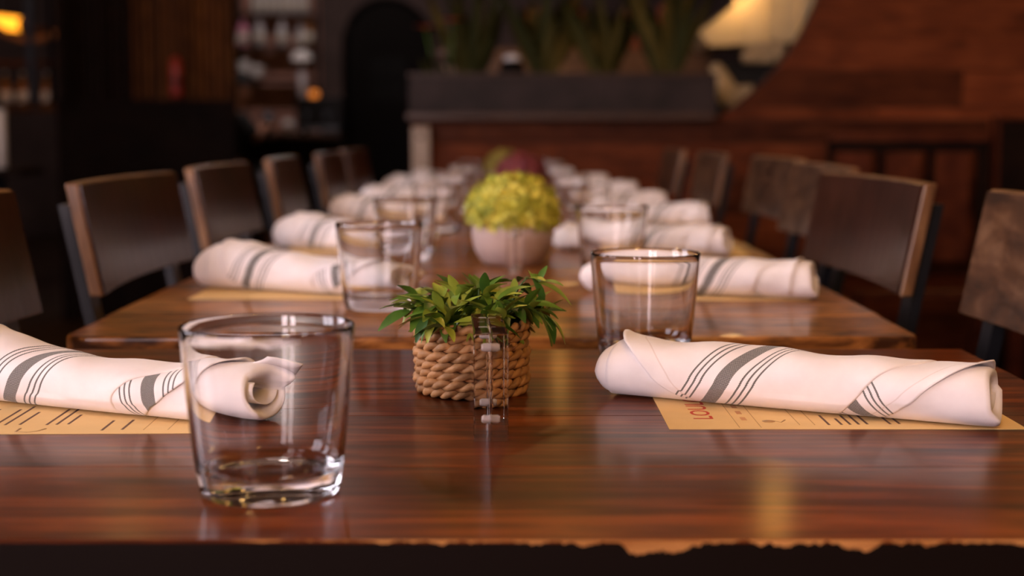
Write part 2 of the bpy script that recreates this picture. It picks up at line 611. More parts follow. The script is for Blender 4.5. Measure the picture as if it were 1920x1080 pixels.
# ------------------------------------------------------------------ tables
ZT1, ZT = 0.750, 0.755
TABLES = [(0.628, 0.562, -0.006, .772, ZT1)]
y = 1.226
for k in range(6):
    TABLES.append((y, 0.575, [-.018, -.008, 0.0, .004, 0.0, .002][k], .752, ZT))
    y += 0.587
ORD = ['first', 'second', 'third', 'fourth', 'fifth', 'sixth', 'seventh']


def table(k):
    y0, dep, xc, wid, zt = TABLES[k]
    lab = ('dark reddish polished wooden table in front, with chipped front edge' if k == 0 else
           'orange-brown wooden table with rounded corners right behind the basket plant' if k == 1 else
           '%s wooden table counting from the front of the row' % ORD[k])
    t = thing('dining_table', lab, 'table', (xc, y0 + dep / 2, 0), 0, 'tables pushed together in a row')
    mat = M['table_front'] if k == 0 else M['table_warm']
    n = 4
    pw = dep / n
    bev = 0.0005 if k == 0 else 0.0008
    for i in range(n):
        yc = -dep / 2 + pw * (i + .5)
        hw = wid / 2
        me = box_mesh('plank', -hw, hw, -pw / 2 + .0001, pw / 2 - .0001, -0.042, 0.0, bev, 1)
        if k > 0 and i in (0, n - 1):      # rounded outer corners
            sgn = -1 if i == 0 else 1
            poly = []
            rr = 0.022
            ye, yi = sgn * (pw / 2 - .0002), -sgn * (pw / 2 - .0002)
            pts = [(-hw, yi)]
            for q in range(7):
                a = q / 6 * math.pi / 2
                pts.append((-hw + rr - rr * math.cos(a), ye - sgn * (rr - rr * math.sin(a))))
            for q in range(7):
                a = q / 6 * math.pi / 2
                pts.append((hw - rr + rr * math.sin(a), ye - sgn * (rr - rr * math.cos(a))))
            pts.append((hw, yi))
            if sgn > 0:
                pts = pts[::-1]
            m_ = len(pts)
            bm = bmesh.new()
            top = [bm.verts.new((px, py, 0)) for px, py in pts]
            bot = [bm.verts.new((px, py, -.042)) for px, py in pts]
            bm.faces.new(top)
            bm.faces.new(bot[::-1])
            for q in range(m_):
                bm.faces.new((top[q], bot[q], bot[(q + 1) % m_], top[(q + 1) % m_]))
            bmesh.ops.recalc_face_normals(bm, faces=bm.faces[:])
            ed = [e for e in bm.edges if all(abs(v.co.z) < 1e-6 for v in e.verts)]
            bmesh.ops.bevel(bm, geom=ed, offset=.0035, segments=3, affect='EDGES', profile=.5)
            me = bpy.data.meshes.new('plank')
            bm.to_mesh(me)
            bm.free()
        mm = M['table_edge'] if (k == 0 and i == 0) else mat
        obj('plank', me, mm, t, (0, yc, zt))
    box('apron', -wid / 2 + .08, wid / 2 - .08, -dep / 2 + .06, dep / 2 - .06, zt - .085, zt - .0425, M['booth_wood'], t)
    lathe('column', [(.035, .05), (.035, zt - .086)], M['black_metal'], t, 16)
    bm_ = lathe('base_plate', [(.085, 0.0), (.085, .012), (.05, .03), (.04, .05)], M['black_metal'], t, 24)
    return t


for k in range(7):
    table(k)


# ------------------------------------------------------------------ tumblers
def tumbler_mesh():
    H = 0.0865
    outer = [(0.0, 0.0006), (.0300, 0.0004), (.0335, 0.0), (.0352, .0012), (.0362, .004)]
    for q in range(1, 13):
        f = q / 12
        outer.append((.0362 + (.0441 - .0362) * (f ** 0.8), .004 + (H - .006) * f))
    rim = [(.0441, H - .0007), (.0438, H), (.0432, H + .0001), (.0428, H - .0006)]
    inner = []
    for q in range(11, -1, -1):
        f = q / 12
        inner.append((.0342 + (.0428 - .0342) * (f ** 0.8), .0145 + (H - .0155) * f))
    inner += [(.0326, .0128), (.029, .0120), (.020, .0116), (.010, .0114), (0.0, .0114)]
    prof = outer + rim + inner
    seg = 64
    verts, faces = [], []
    ring = []
    for r, z in prof:
        if r == 0.0:
            ring.append([len(verts)])
            verts.append((0, 0, z))
        else:
            ring.append(list(range(len(verts), len(verts) + seg)))
            for k in range(seg):
                a = 2 * math.pi * k / seg
                verts.append((r * math.cos(a), r * math.sin(a), z))
    for a, b in zip(ring[:-1], ring[1:]):
        for k in range(seg):
            k2 = (k + 1) % seg
            if len(a) == 1:
                faces.append((a[0], b[k2], b[k]))
            elif len(b) == 1:
                faces.append((a[k], a[k2], b[0]))
            else:
                faces.append((a[k], a[k2], b[k2], b[k]))
    me = mesh('tumbler', verts, faces, True)
    bm = bmesh.new()
    bm.from_mesh(me)
    bmesh.ops.recalc_face_normals(bm, faces=bm.faces[:])
    bm.to_mesh(me)
    bm.free()
    return me


TM = tumbler_mesh()
TM.materials.append(M['glass'])
LEFT_G = [(-.124, .714, ZT1), (-.133, 1.425, ZT), (-.146, 1.95, ZT), (-.128, 2.46, ZT), (-.124, 3.07, ZT),
          (-.120, 3.68, ZT), (-.118, 4.25, ZT)]
RIGHT_G = [(.107, 1.138, ZT1), (.123, 1.748, ZT), (.118, 2.33, ZT), (.114, 2.93, ZT), (.112, 3.52, ZT), (.110, 4.10, ZT),
           (.108, 4.55, ZT)]
for i, (x, yy, z) in enumerate(LEFT_G):
    o = obj('glass_tumbler', TM, None, None, (x, yy, z + .0003), (0, 0, i * .3))
    tag(o, 'empty clear glass tumbler nearest the camera, in front of the left napkin' if i == 0 else
        '%s empty glass tumbler from the front in the left row' % ORD[i], 'glass', 'tumblers along the tables')
for i, (x, yy, z) in enumerate(RIGHT_G):
    o = obj('glass_tumbler', TM, None, None, (x, yy, z + .0003), (0, 0, i * .5))
    tag(o, 'empty glass tumbler standing behind the front right napkin roll' if i == 0 else
        '%s empty glass tumbler from the front in the right row' % ORD[i], 'glass', 'tumblers along the tables')


# ------------------------------------------------------------------ napkins
def lerp(tab, x):
    if x <= tab[0][0]:
        return tab[0][1]
    for (x0, y0), (x1, y1) in zip(tab[:-1], tab[1:]):
        if x <= x1:
            return y0 + (y1 - y0) * (x - x0) / (x1 - x0)
    return tab[-1][1]


def napkin(label, a, b, z, style, seed, cat_group='rolled napkins on the tables', res=1.0):
    """rolled striped cloth napkin from table point a (left end) to b (right end)"""
    rnd = random.Random(seed)
    A, B = Vector((a[0], a[1], 0)), Vector((b[0], b[1], 0))
    L = (B - A).length
    mid = (A + B) / 2
    ax = (B - A).normalized()
    nrm = Vector((ax.y, -ax.x, 0))           # horizontal, towards the near side
    if nrm.y > 0:
        nrm = -nrm
    ph = [rnd.uniform(0, 6.28) for _ in range(8)]
    t = thing('napkin_roll', label, 'napkin', (mid.x, mid.y, z + .0006), 0, cat_group)
    W, H = style['w'], style['h']
    bend = style.get('bend', 0.0)

    def P(s, phd, off):
        phi = R(phd)
        ww = lerp(W, s) / 2 + off
        hh = lerp(H, s) / 2
        wob = 1.7 * (.0006 * math.sin(9 * s + 2 * phi + ph[0]) + .0005 * math.sin(17 * s - 3 * phi + ph[1])
               + .0004 * math.sin(31 * s + 1.5 * phi + ph[2])) * (1 if math.sin(phi) > -.3 else .3)
        c, sn = math.cos(phi), math.sin(phi)
        # slightly boxy section resting flat on the table
        e = 0.86
        cx = math.copysign(abs(c) ** e, c)
        sz = math.copysign(abs(sn) ** e, sn)
        hz = hh + sz * (hh + (off if sn > 0 else 0.0)) + wob * max(0, sn)
        if sn < 0:
            hz = max(hz - off * 0.0, 0.0)
        hor = cx * (ww + wob)
        by = bend * math.sin(math.pi * s)
        return ax * ((s - .5) * L) + nrm * (hor + by) + Vector((0, 0, hz))

    rad = sum(v for _, v in W) / len(W) / 2

    def layer(name, left, right, off, stripe, hem, ph0=-105, ph1=215, lift_l=0.0, lift_r=0.0, ns=44, nph=56, shift=0.0, fall=.008):
        ns, nph = int(ns * res), int(nph * res)
        grid, uvs, hems = [], [], []
        for j in range(nph + 1):
            phd = ph0 + (ph1 - ph0) * j / nph
            l_, r_ = lerp(left, phd), lerp(right, phd)
            row = []
            for i in range(ns + 1):
                f = i / ns
                f = f * f * (3 - 2 * f) * .5 + f * .5
                s = l_ + (r_ - l_) * f
                dl, dr = (s - l_) * L, (r_ - s) * L
                o_ = off
                up = max(0.0, math.sin(R(phd)))
                o_ += lift_l * math.exp(-dl / fall) * up ** 2
                o_ += lift_r * math.exp(-dr / .006) * (0.3 + .7 * up)
                # hug the layer below right at the edge
                o_ -= 0.0007 * (math.exp(-dr / .002) if lift_r <= 0 else 0)
                row.append(P(s, phd, o_))
                arc = rad * R(phd)
                if stripe:
                    s0, ph_0, slope = stripe          # slope = d s / d degree
                    k = slope * L / (rad * R(1.0))    # tan of the stripe angle
                    cs = 1 / math.sqrt(1 + k * k)
                    cu = ((s - s0) * L - k * (arc - rad * R(ph_0))) * cs
                    cv = (arc + k * s * L) * cs
                else:
                    cu, cv = 0.5 + s * L, arc
                uvs.append((cu + shift * (1 if hem and s < lerp(hem, phd) else 0), cv))
                hems.append((((s - lerp(hem, phd)) * L) * .75 if hem else 1.0, 0))
            grid.append(row)
        V = [p for row in grid for p in row]
        F = []
        wds = ns + 1
        for j in range(nph):
            for i in range(ns):
                F.append((j * wds + i, j * wds + i + 1, (j + 1) * wds + i + 1, (j + 1) * wds + i))
        me = mesh(name, V, F, True)
        for nm, dat in (('stripe', uvs), ('hem', hems)):
            ul = me.uv_layers.new(name=nm)
            for li, lp in enumerate(me.loops):
                ul.data[li].uv = dat[lp.vertex_index]
        o = obj(name, me, M['cloth'], t)
        so = o.modifiers.new('thick', 'SOLIDIFY')
        so.thickness = .0009
        so.offset = -1
        return o

    st = style
    # inner roll: open tube whose cloth turns in at both ends
    nphi, V, F, uvs = 48, [], [], []
    ss = []
    e1 = st.get('end_r', [(-180, 1.0), (180, 1.0)])
    e0 = st.get('end_l', [(-180, 0.0), (180, 0.0)])
    prof = []
    for q in range(6):
        prof.append(('L', .10 - .015 * q, -.0045 - .0012 * q * 0))
    prof = [('L', .11, -.007), ('L', .05, -.0062), ('L', .012, -.0048), ('L', 0.0, -.0030), ('L', .0015, -.0012), ('L', .012, -.0004)]
    for q in range(1, 26):
        prof.append(('M', q / 26, 0.0))
    prof += [('R', .012, -.0004), ('R', .0015, -.0012), ('R', 0.0, -.0030), ('R', .012, -.0048), ('R', .05, -.0062), ('R', .11, -.007)]
    for side, s, off in prof:
        for j in range(nphi):
            phd = -180 + 360 * j / nphi
            lo, hi = lerp(e0, phd), lerp(e1, phd)
            sv = lo + s if side == 'L' else (hi - s if side == 'R' else lo + .02 + (hi - lo - .04) * s)
            p = P(sv, phd, off)
            if off < 0:     # pull the turned-in cloth towards the axis vertically as well
                hh = lerp(H, sv) / 2
                p.z = hh + (p.z - hh) * (1 + off / hh)
            V.append(p)
            uvs.append((0.5 + sv * L, rad * R(phd)))
    n = len(prof)
    for i in range(n - 1):
        for j in range(nphi):
            j2 = (j + 1) % nphi
            F.append((i * nphi + j, i * nphi + j2, (i + 1) * nphi + j2, (i + 1) * nphi + j))
    F.append(tuple(range(nphi - 1, -1, -1)))
    F.append(tuple((n - 1) * nphi + j for j in range(nphi)))
    me = mesh('inner_roll', V, F, True)
    for nm in ('stripe', 'hem'):
        ul = me.uv_layers.new(name=nm)
        for li, lp in enumerate(me.loops):
            ul.data[li].uv = uvs[lp.vertex_index] if nm == 'stripe' else (1.0, 0)
    obj('inner_roll', me, M['cloth'], t)
    # loose inner fold seen in the open end
    for side, se in (('L', 0.0), ('R', 1.0)):
        V, F = [], []
        m_ = 26
        for q in range(m_ + 1):
            a_ = q / m_ * 2 * math.pi * .62 + math.pi * 1.02
            rr = (.97 - .42 * math.sin(math.pi * q / m_) ** 2)
            for dd in (.012, .10):
                sv = se + dd if side == 'L' else se - dd
                ww, hh = lerp(W, sv) / 2 - .008, lerp(H, sv) / 2 - .006
                V.append(ax * ((sv - .5) * L) + nrm * (math.cos(a_) * ww * rr + bend * math.sin(math.pi * sv)) +
                         Vector((0, 0, lerp(H, sv) / 2 + math.sin(a_) * hh * rr)))
        for q in range(m_):
            F.append((2 * q, 2 * q + 1, 2 * q + 3, 2 * q + 2))
        o = obj('inner_fold', mesh('inner_fold', V, F, True), M['cloth'], t)
        for nm in ('stripe', 'hem'):
            ul = o.data.uv_layers.new(name=nm)
            for li in range(len(o.data.loops)):
                ul.data[li].uv = (0.9, 0.9)
        so = o.modifiers.new('thick', 'SOLIDIFY')
        so.thickness = .0009
    layer('middle_wrap', st['l1'], st['r1'], .0011, st.get('stripe1'), st.get('hem1'), lift_r=st.get('lift1', 0.0))
    layer('outer_wrap', st['l2'], st['r2'], .0023, st.get('stripe2'), st.get('hem2'),
          lift_l=st.get('lift_l', .004), shift=st.get('shift', 0.0), fall=st.get('fall', .008))
    if st.get('flap'):
        layer('corner_flap', [(95, .93), (175, .93)], st['flap'], -.0005, None, None, 95, 178, lift_r=.005, ns=16, nph=20)
    return t


ST_R = dict(
    w=[(0, .046), (.1, .050), (.35, .052), (.7, .050), (1, .047)],
    h=[(0, .036), (.12, .0385), (.35, .0365), (.65, .0345), (.85, .037), (1, .0385)],
    end_l=[(-180, .03), (-90, .035), (0, 0.0), (60, .012), (120, .03), (180, .03)],
    end_r=[(-180, 1.0), (-70, 1.012), (-45, 1.018), (-20, 1.0), (60, .988), (180, .99)],
    l1=[(-105, .03), (215, .05)],
    r1=[(-105, .70), (-60, .745), (-20, .80), (30, .885), (70, .955), (95, .985), (120, .985), (215, .97)],
    stripe1=(.662, 0, -.00085), hem1=[(-105, .665), (-60, .705), (-20, .757), (30, .842), (95, .93), (215, .9)], lift1=.0026,
    l2=[(-105, .36), (-60, .27), (-20, .195), (20, .13), (60, .075), (95, .045), (215, .06)],
    r2=[(-105, .60), (-60, .64), (-20, .675), (30, .735), (75, .80), (100, .84), (215, .87)],
    stripe2=(.312, -50, .00086), hem2=[(-105, .335), (-60, .28), (-20, .235), (30, .178), (95, .105), (215, .1)],
    lift_l=.0055, shift=.0016)
ST_L = dict(
    w=[(0, .050), (.1, .052), (.4, .052), (.7, .048), (1, .048)],
    h=[(0, .042), (.1, .0395), (.35, .0345), (.6, .0310), (.8, .0325), (1, .0345)],
    end_l=[(-180, .0), (0, -.02), (90, .02), (180, .0)],
    end_r=[(-180, 1.0), (-40, 1.01), (0, .985), (60, .972), (110, 1.0), (140, 1.05), (170, 1.02), (180, 1.0)],
    l1=[(-105, .05), (215, .05)],
    r1=[(-105, .655), (-60, .67), (-20, .715), (30, .80), (70, .87), (95, .91), (215, .92)],
    stripe1=(.715, -5, -.00030), lift1=.0022,
    l2=[(-105, .30), (-60, .24), (-20, .17), (20, .13), (60, .11), (95, .10), (130, .10), (215, .1)],
    flap=[(95, .99), (112, 1.085), (178, 1.0)], fall=.016,
    r2=[(-105, .66), (-70, .635), (-35, .60), (0, .605), (30, .645), (60, .71), (90, .79), (215, .84)],
    stripe2=(.268, -20, .00095), hem2=[(-105, .27), (-60, .225), (-20, .185), (30, .145), (95, .11), (215, .1)],
    lift_l=.009, shift=.0016)
ST_FAR = dict(ST_L, w=[(0, .060), (.2, .056), (.6, .050), (1, .046)], h=[(0, .047), (.2, .049), (.6, .037), (1, .033)], flap=None, lift_l=.004)
ST_RF = dict(ST_R, w=[(0, .045), (.5, .050), (1, .050)], h=[(0, .033), (.4, .037), (1, .040)], stripe2=(.555, -20, .0008),
             l2=[(-105, .1), (215, .05)], hem2=None, r2=[(-105, .70), (-60, .74), (30, .80), (100, .9), (215, .9)],
             r1=[(-105, .9), (215, .96)], hem1=None)
# left row and right row, from the front
NAP_L = [((-.382, .978), (-.152, .873)), ((-.343, 1.618), (-.112, 1.508)), ((-.345, 2.17), (-.125, 2.055)),
         ((-.345, 2.80), (-.13, 2.74)), ((-.34, 3.28), (-.12, 3.25)), ((-.345, 3.97), (-.13, 3.90)), ((-.31, 4.50), (-.10, 4.46))]
NAP_R = [((.067, .990), (.302, .872)), ((.082, 1.585), (.322, 1.50)), ((.066, 2.13), (.310, 2.03)),
         ((.15, 2.72), (.372, 2.68)), ((.12, 3.20), (.345, 3.17)), ((.10, 3.86), (.335, 3.80)), ((.10, 4.46), (.30, 4.43))]
for i, (a, b) in enumerate(NAP_L):
    napkin('striped white napkin roll at front left, partly behind the nearest tumbler' if i == 0 else
           '%s white napkin roll from the front in the left row' % ORD[i], a, b,
           (ZT1 if i == 0 else ZT) + .0004, ST_L if i == 0 else ST_FAR, 11 + i, res=1.0 if i == 0 else .6)
for i, (a, b) in enumerate(NAP_R):
    napkin('striped white napkin roll lying on the cream menu at front right' if i == 0 else
           '%s white napkin roll from the front in the right row' % ORD[i], a, b,
           (ZT1 if i == 0 else ZT) + .0004, ST_R if i == 0 else ST_RF, 31 + i, res=1.0 if i == 0 else .6)


# ------------------------------------------------------------------ menus
def text_mesh(s, size):
    cu = bpy.data.curves.new('text', 'FONT')
    cu.body = s
    cu.size = size
    cu.resolution_u = 3
    cu.offset = size * .012
    o = bpy.data.objects.new('text', cu)
    COL.objects.link(o)
    dg = bpy.context.evaluated_depsgraph_get()
    dg.update()
    me = bpy.data.meshes.new_from_object(o.evaluated_get(dg))
    bpy.data.objects.remove(o)
    me.materials.clear()
    return me


LOU = text_mesh('LOULOU', .022)
LOU.materials.append(M['ink_red'])


def menu(label, x0, x1, y0, y1, z, side, detail, rot=0.0):
    """sheet of cream paper; side = +1 read from the right-hand chair, -1 from the left-hand chair"""
    xc, yc = (x0 + x1) / 2, (y0 + y1) / 2
    t = thing('paper_menu', label, 'menu', (xc, yc, z), rot, 'paper menus under the napkins')
    hw, hd = (x1 - x0) / 2, (y1 - y0) / 2
    box('sheet', -hw, hw, -hd, hd, 0.0, .00025, M['paper'], t)
    zz = .00032
    if not detail:
        return t

    def bar(name, xa, xb, ya, yb, mat):
        box(name, xa, xb, ya, yb, zz - .00006, zz, mat, t)
    if side > 0:
        o = obj('heading', LOU, None, t, (-hw + .0315, -hd + .029, zz), (0, 0, R(90)))
        o.scale = (1.05, .82, 1)
        o['label'] = 'red capital heading LOULOU'
        for xx in (.044, .0575):
            bar('ruled_line', -hw + xx, -hw + xx + .0005, -hd + .004, hd - .004, M['ink_soft'])
        for k, xx in enumerate((.083, .0925)):
            bar('ruled_line', -hw + xx, -hw + xx + .0005, -hd + .012, hd - .012, M['ink_soft'])
        for j in range(4):
            bar('print_line', -hw + .0490, -hw + .0525, -hd + .026 + j * .02, -hd + .036 + j * .02, M['ink_pink'])
        # little drawing of a bird-like sprig
        tube('drawing', [(-hw + .062, -hd + .022, zz), (-hw + .068, -hd + .026, zz), (-hw + .073, -hd + .020, zz),
                         (-hw + .077, -hd + .028, zz)], .0006, M['ink_soft'], t, 4, flatten=.1)
        obj('drawing', lathe_mesh('drawing', [(.0001, zz - .00005), (.0042, zz - .00005), (.0042, zz)], 12), M['ink_soft'], t,
            (-hw + .0655, -hd + .023, 0))
        for k, (xx, l) in enumerate(((.101, .03), (.109, .02), (.1145, .03), (.120, .03), (.1255, .03), (.140, .03), (.146, .03))):
            bar('print_line', -hw + xx, -hw + xx + .0016, -hd + .012 + k * .0005, -hd + .012 + l, M['ink_dark'])
    else:
        for k, (xx, ya, l) in enumerate(((.020, .026, .05), (.030, .026, .06), (.037, .026, .06), (.044, .026, .06), (.052, .027, .05),
                                         (.066, .026, .05), (.072, .026, .06), (.081, .027, .04), (.098, .026, .05), (.104, .027, .05),
                                         (.111, .028, .03), (.137, .009, .03), (.149, .011, .03))):
            bar('print_line', -hw + xx, -hw + xx + .0017, -hd + ya, -hd + ya + l, M['ink_dark'])
        for xx in (.012, .163, .178):
            bar('ruled_line', -hw + xx, -hw + xx + .0005, -hd + .010, hd - .01, M['ink_soft'])
        tube('drawing', [(-hw + .086, -hd + .016, zz), (-hw + .086, -hd + .006, zz), (-hw + .094, -hd + .004, zz),
                         (-hw + .099, -hd + .008, zz), (-hw + .102, -hd + .015, zz)], .0009, M['ink_soft'], t, 4, flatten=.1)
    return t


menu('cream printed menu under the front left napkin', -.392, -.197, .852, .994, ZT1 + .0001, -1, True, R(1.0))
menu('cream menu with red heading under the front right napkin', .0975, .3195, .866, 1.006, ZT1 + .0001, 1, True)
ML = [(-.345, 1.50), (-.335, 2.06), (-.34, 2.68), (-.34, 3.2), (-.34, 3.85), (-.33, 4.42)]
MR = [(.10, 1.492), (.125, 2.02), (.15, 2.63), (.13, 3.12), (.12, 3.78), (.10, 4.38)]
for i, (x, yy) in enumerate(ML):
    menu('cream menu under the %s napkin of the left row' % ORD[i + 1], x, x + .216, yy, yy + .14, ZT + .0001, -1, False)
for i, (x, yy) in enumerate(MR):
    menu('cream menu under the %s napkin of the right row' % ORD[i + 1], x, x + .216, yy, yy + .14, ZT + .0001, 1, False)


# ------------------------------------------------------------------ basket plant
def leaf_mesh(name, L, Wd, droop=0.25, fold=0.25, n=5):
    V, F = [], []
    for i in range(n + 1):
        f = i / n
        wv = Wd * .5 * (math.sin(math.pi * min(1, f * .92 + .08)) ** .8) if 0 < f < 1 else (0.12 * Wd if f == 0 else 0.0006)
        zc = L * (-droop * f * f)
        xx = L * f * (1 - .15 * droop * f)
        V += [(xx, -wv, zc + wv * fold), (xx, 0, zc), (xx, wv, zc + wv * fold)]
    for i in range(n):
        a, b = 3 * i, 3 * i + 3
        F += [(a, b, b + 1, a + 1), (a + 1, b + 1, b + 2, a + 2)]
    return mesh(name, V, F, True)


bk = thing('potted_plant', 'small leafy green plant in a braided seagrass basket', 'potted plant', (-.0285, .996, ZT1))
BR, BH, NROW = .0385, .0500, 8
bas = obj('basket', lathe_mesh('basket', [(.0001, .001), (.034, .001), (.036, .003), (.0362, .047), (.033, .0475), (.0325, .040), (.0001, .040)], 40),
          M['braid_dark'], bk)
for r_ in range(NROW):
    V_pts = []
    zc = .0034 + r_ * (BH - .0052) / (NROW - 1)
    rr = BR - .0012 + .0008 * math.sin(r_ * 2.1) - (.0012 if r_ == 0 else 0)
    twist = 11
    for s_ in range(2):
        pts, rads = [], []
        n = 208
        for q in range(n):
            a = 2 * math.pi * q / n
            th = twist * a + math.pi * s_ + r_ * 1.7 + .5 * math.sin(3 * a + r_)
            pts.append(((rr + .0017 * math.cos(th)) * math.cos(a), (rr + .0017 * math.cos(th)) * math.sin(a),
                        zc + .0018 * math.sin(th) + .0004 * math.sin(2 * a + r_)))
            rads.append(.0022 + .0007 * math.sin(th * 1.0 + .6))
        o = tube('braid', pts, rads, M['braid'], bas, 7, True)
soil = lathe('filling', [(.0001, .0402), (.032, .0402), (.030, .045), (.016, .048), (.0001, .0485)], M['soil'], bk, 24)
LEAF = leaf_mesh('leaf', .024, .0088, .32, .35)
LEAF.materials.append(M['leaf'])
LEAF2 = leaf_mesh('leaf', .019, .0072, .15, .3)
LEAF2.materials.append(M['leaf'])
rp = random.Random(21)
SPRIGS = []
for k in range(17):
    az = 2 * math.pi * k / 17 * 1.0 + rp.uniform(-.15, .15)
    SPRIGS.append((az, rp.uniform(.45, 1.0), rp.uniform(.030, .040), rp.uniform(.010, .026)))
for k in range(8):
    SPRIGS.append((rp.uniform(0, 6.28), rp.uniform(.05, .45), rp.uniform(.020, .034), rp.uniform(.014, .030)))
SPRIGS.append((R(5), .85, .030, .040))
nleaf = 0
for az, out, ln, up in SPRIGS:
    d = Vector((math.cos(az), math.sin(az), 0))
    r0 = .008 + .016 * out
    base = d * r0 + Vector((0, 0, .044))
    pts = []
    for q in range(7):
        f = q / 6
        pts.append(base + d * (ln * out * f) + Vector((0, 0, up * math.sin(f * 1.9) - .006 * out * f * f)))
    sp = tube('sprig', pts, [.0009 - .0005 * q / 6 for q in range(7)], M['stem'], bk, 5)
    for q in range(1, 7):
        for w_ in range(2 if q < 6 else 3):
            la = az + (w_ - .5) * 2.0 + rp.uniform(-.9, .9) if q < 6 else az + (w_ - 1) * .9 + rp.uniform(-.3, .3)
            el = rp.uniform(-.95, 1.1)
            lf = obj('leaf', LEAF if rp.random() < .62 else LEAF2, None, sp)
            lf.location = pts[q]
            lf.rotation_euler = (rp.uniform(-.5, .5), -el, la)
            sc = rp.uniform(.75, 1.2)
            lf.scale = (sc, sc, sc)
            nleaf += 1


# ------------------------------------------------------------------ acrylic card holders
def acrylic(label, loc, rotz):
    t = thing('acrylic_card_holder', label, 'card holder', loc, rotz, 'clear acrylic card holders')
    Wd, D_, H_ = .0205, .094, .0645
    for s in (-1, 1):
        x0, x1 = (-Wd / 2, -.00035) if s < 0 else (.00035, Wd / 2)
        box('acrylic_plate', x0, x1, 0, D_, -.0005, H_, M['acrylic'], t, .0008, 2)
    for yy in (.008, D_ - .012):
        for zz in (.012, H_ - .009):
            lathe('clear_screw', [(.0001, -.0056), (.0018, -.0056), (.0026, -.0042), (.0026, .0042), (.0018, .0056), (.0001, .0056)],
                  M['screw'], t, 8, (0, yy, zz), (0, R(90), 0))
    return t


M['screw'] = flat('frosted_acrylic_screw', (0.75, 0.62, 0.55), 0.25, vary=0.1)
acrylic('clear acrylic card holder standing in front of the basket plant', (-.0125, .834, ZT1), R(2.6))
acrylic('clear acrylic card holder standing before the pale round pot', (.003, 1.665, ZT), R(-2))


# ------------------------------------------------------------------ flower pots along the middle
def ball_plant(label, loc, potR, potH, ballR, ballH, matf, n, seed):
    t = thing('flower_pot', label, 'potted plant', loc, 0, 'round flower pots along the tables')
    rn = random.Random(seed)
    if potR:
        prof = [(.0001, 0), (potR * .62, 0), (potR * .78, potH * .10), (potR * .93, potH * .38), (potR, potH * .72), (potR * .98, potH),
                (potR * .90, potH), (potR * .86, potH * .85), (.0001, potH * .85)]
        lathe('pot', prof, M['pot'], t, 40)
    V, F, tone = [], [], []
    z0 = potH * .98
    for k in range(n):
        # even points on the upper part of a squashed ball
        u = 1 - (k + .5) / n * 1.30
        a = k * 2.399963
        rr = math.sqrt(max(0, 1 - u * u))
        jit = rn.uniform(.80, 1.05)
        nv = Vector((rr * math.cos(a), rr * math.sin(a), u))
        p = Vector((nv.x * ballR, nv.y * ballR, nv.z * ballH)) * jit
        p.z += z0 + ballH * .30
        tn = min(1, max(0, rn.gauss(.55, .25) * (jit - .3) / .62))
        ax = nv.orthogonal().normalized()
        for q in range(5):
            rot = Matrix.Rotation(q / 5 * 6.283 + rn.uniform(0, 1), 3, nv)
            d = rot @ ax
            s = rn.uniform(.8, 1.2) * ballR * .10
            sd = nv.cross(d) * s * .55
            b = len(V)
            V.extend([p, p + d * s + sd + nv * s * .5, p + d * s * 1.9 + nv * s * .9, p + d * s - sd + nv * s * .5])
            F.append((b, b + 1, b + 2, b + 3))
            tone.extend([tn] * 4)
    me = mesh('florets', V, F)
    at = me.attributes.new('tone', 'FLOAT', 'POINT')
    at.data.foreach_set('value', tone)
    o = obj('florets', me, matf, t, kind='stuff')
    core = lathe('leaf_core', [(.0001, z0 - ballH * .05), (ballR * .7, z0), (ballR * .82, z0 + ballH * .35), (ballR * .55, z0 + ballH * .95),
                               (.0001, z0 + ballH * 1.1)], M['stem'], t, 20)
    return t


ball_plant('pale round pot with a dome of yellow-green florets', (.001, 1.898, ZT), .055, .056, .059, .049, M['floret_yellow'], 420, 3)
ball_plant('round pot with burgundy florets behind the yellow one', (.018, 3.02, ZT), .050, .060, .052, .052, M['floret_red'], 320, 4)
ball_plant('farthest round pot with olive florets on the tables', (-.022, 4.16, ZT), .050, .056, .055, .048, M['floret_olive'], 320, 5)


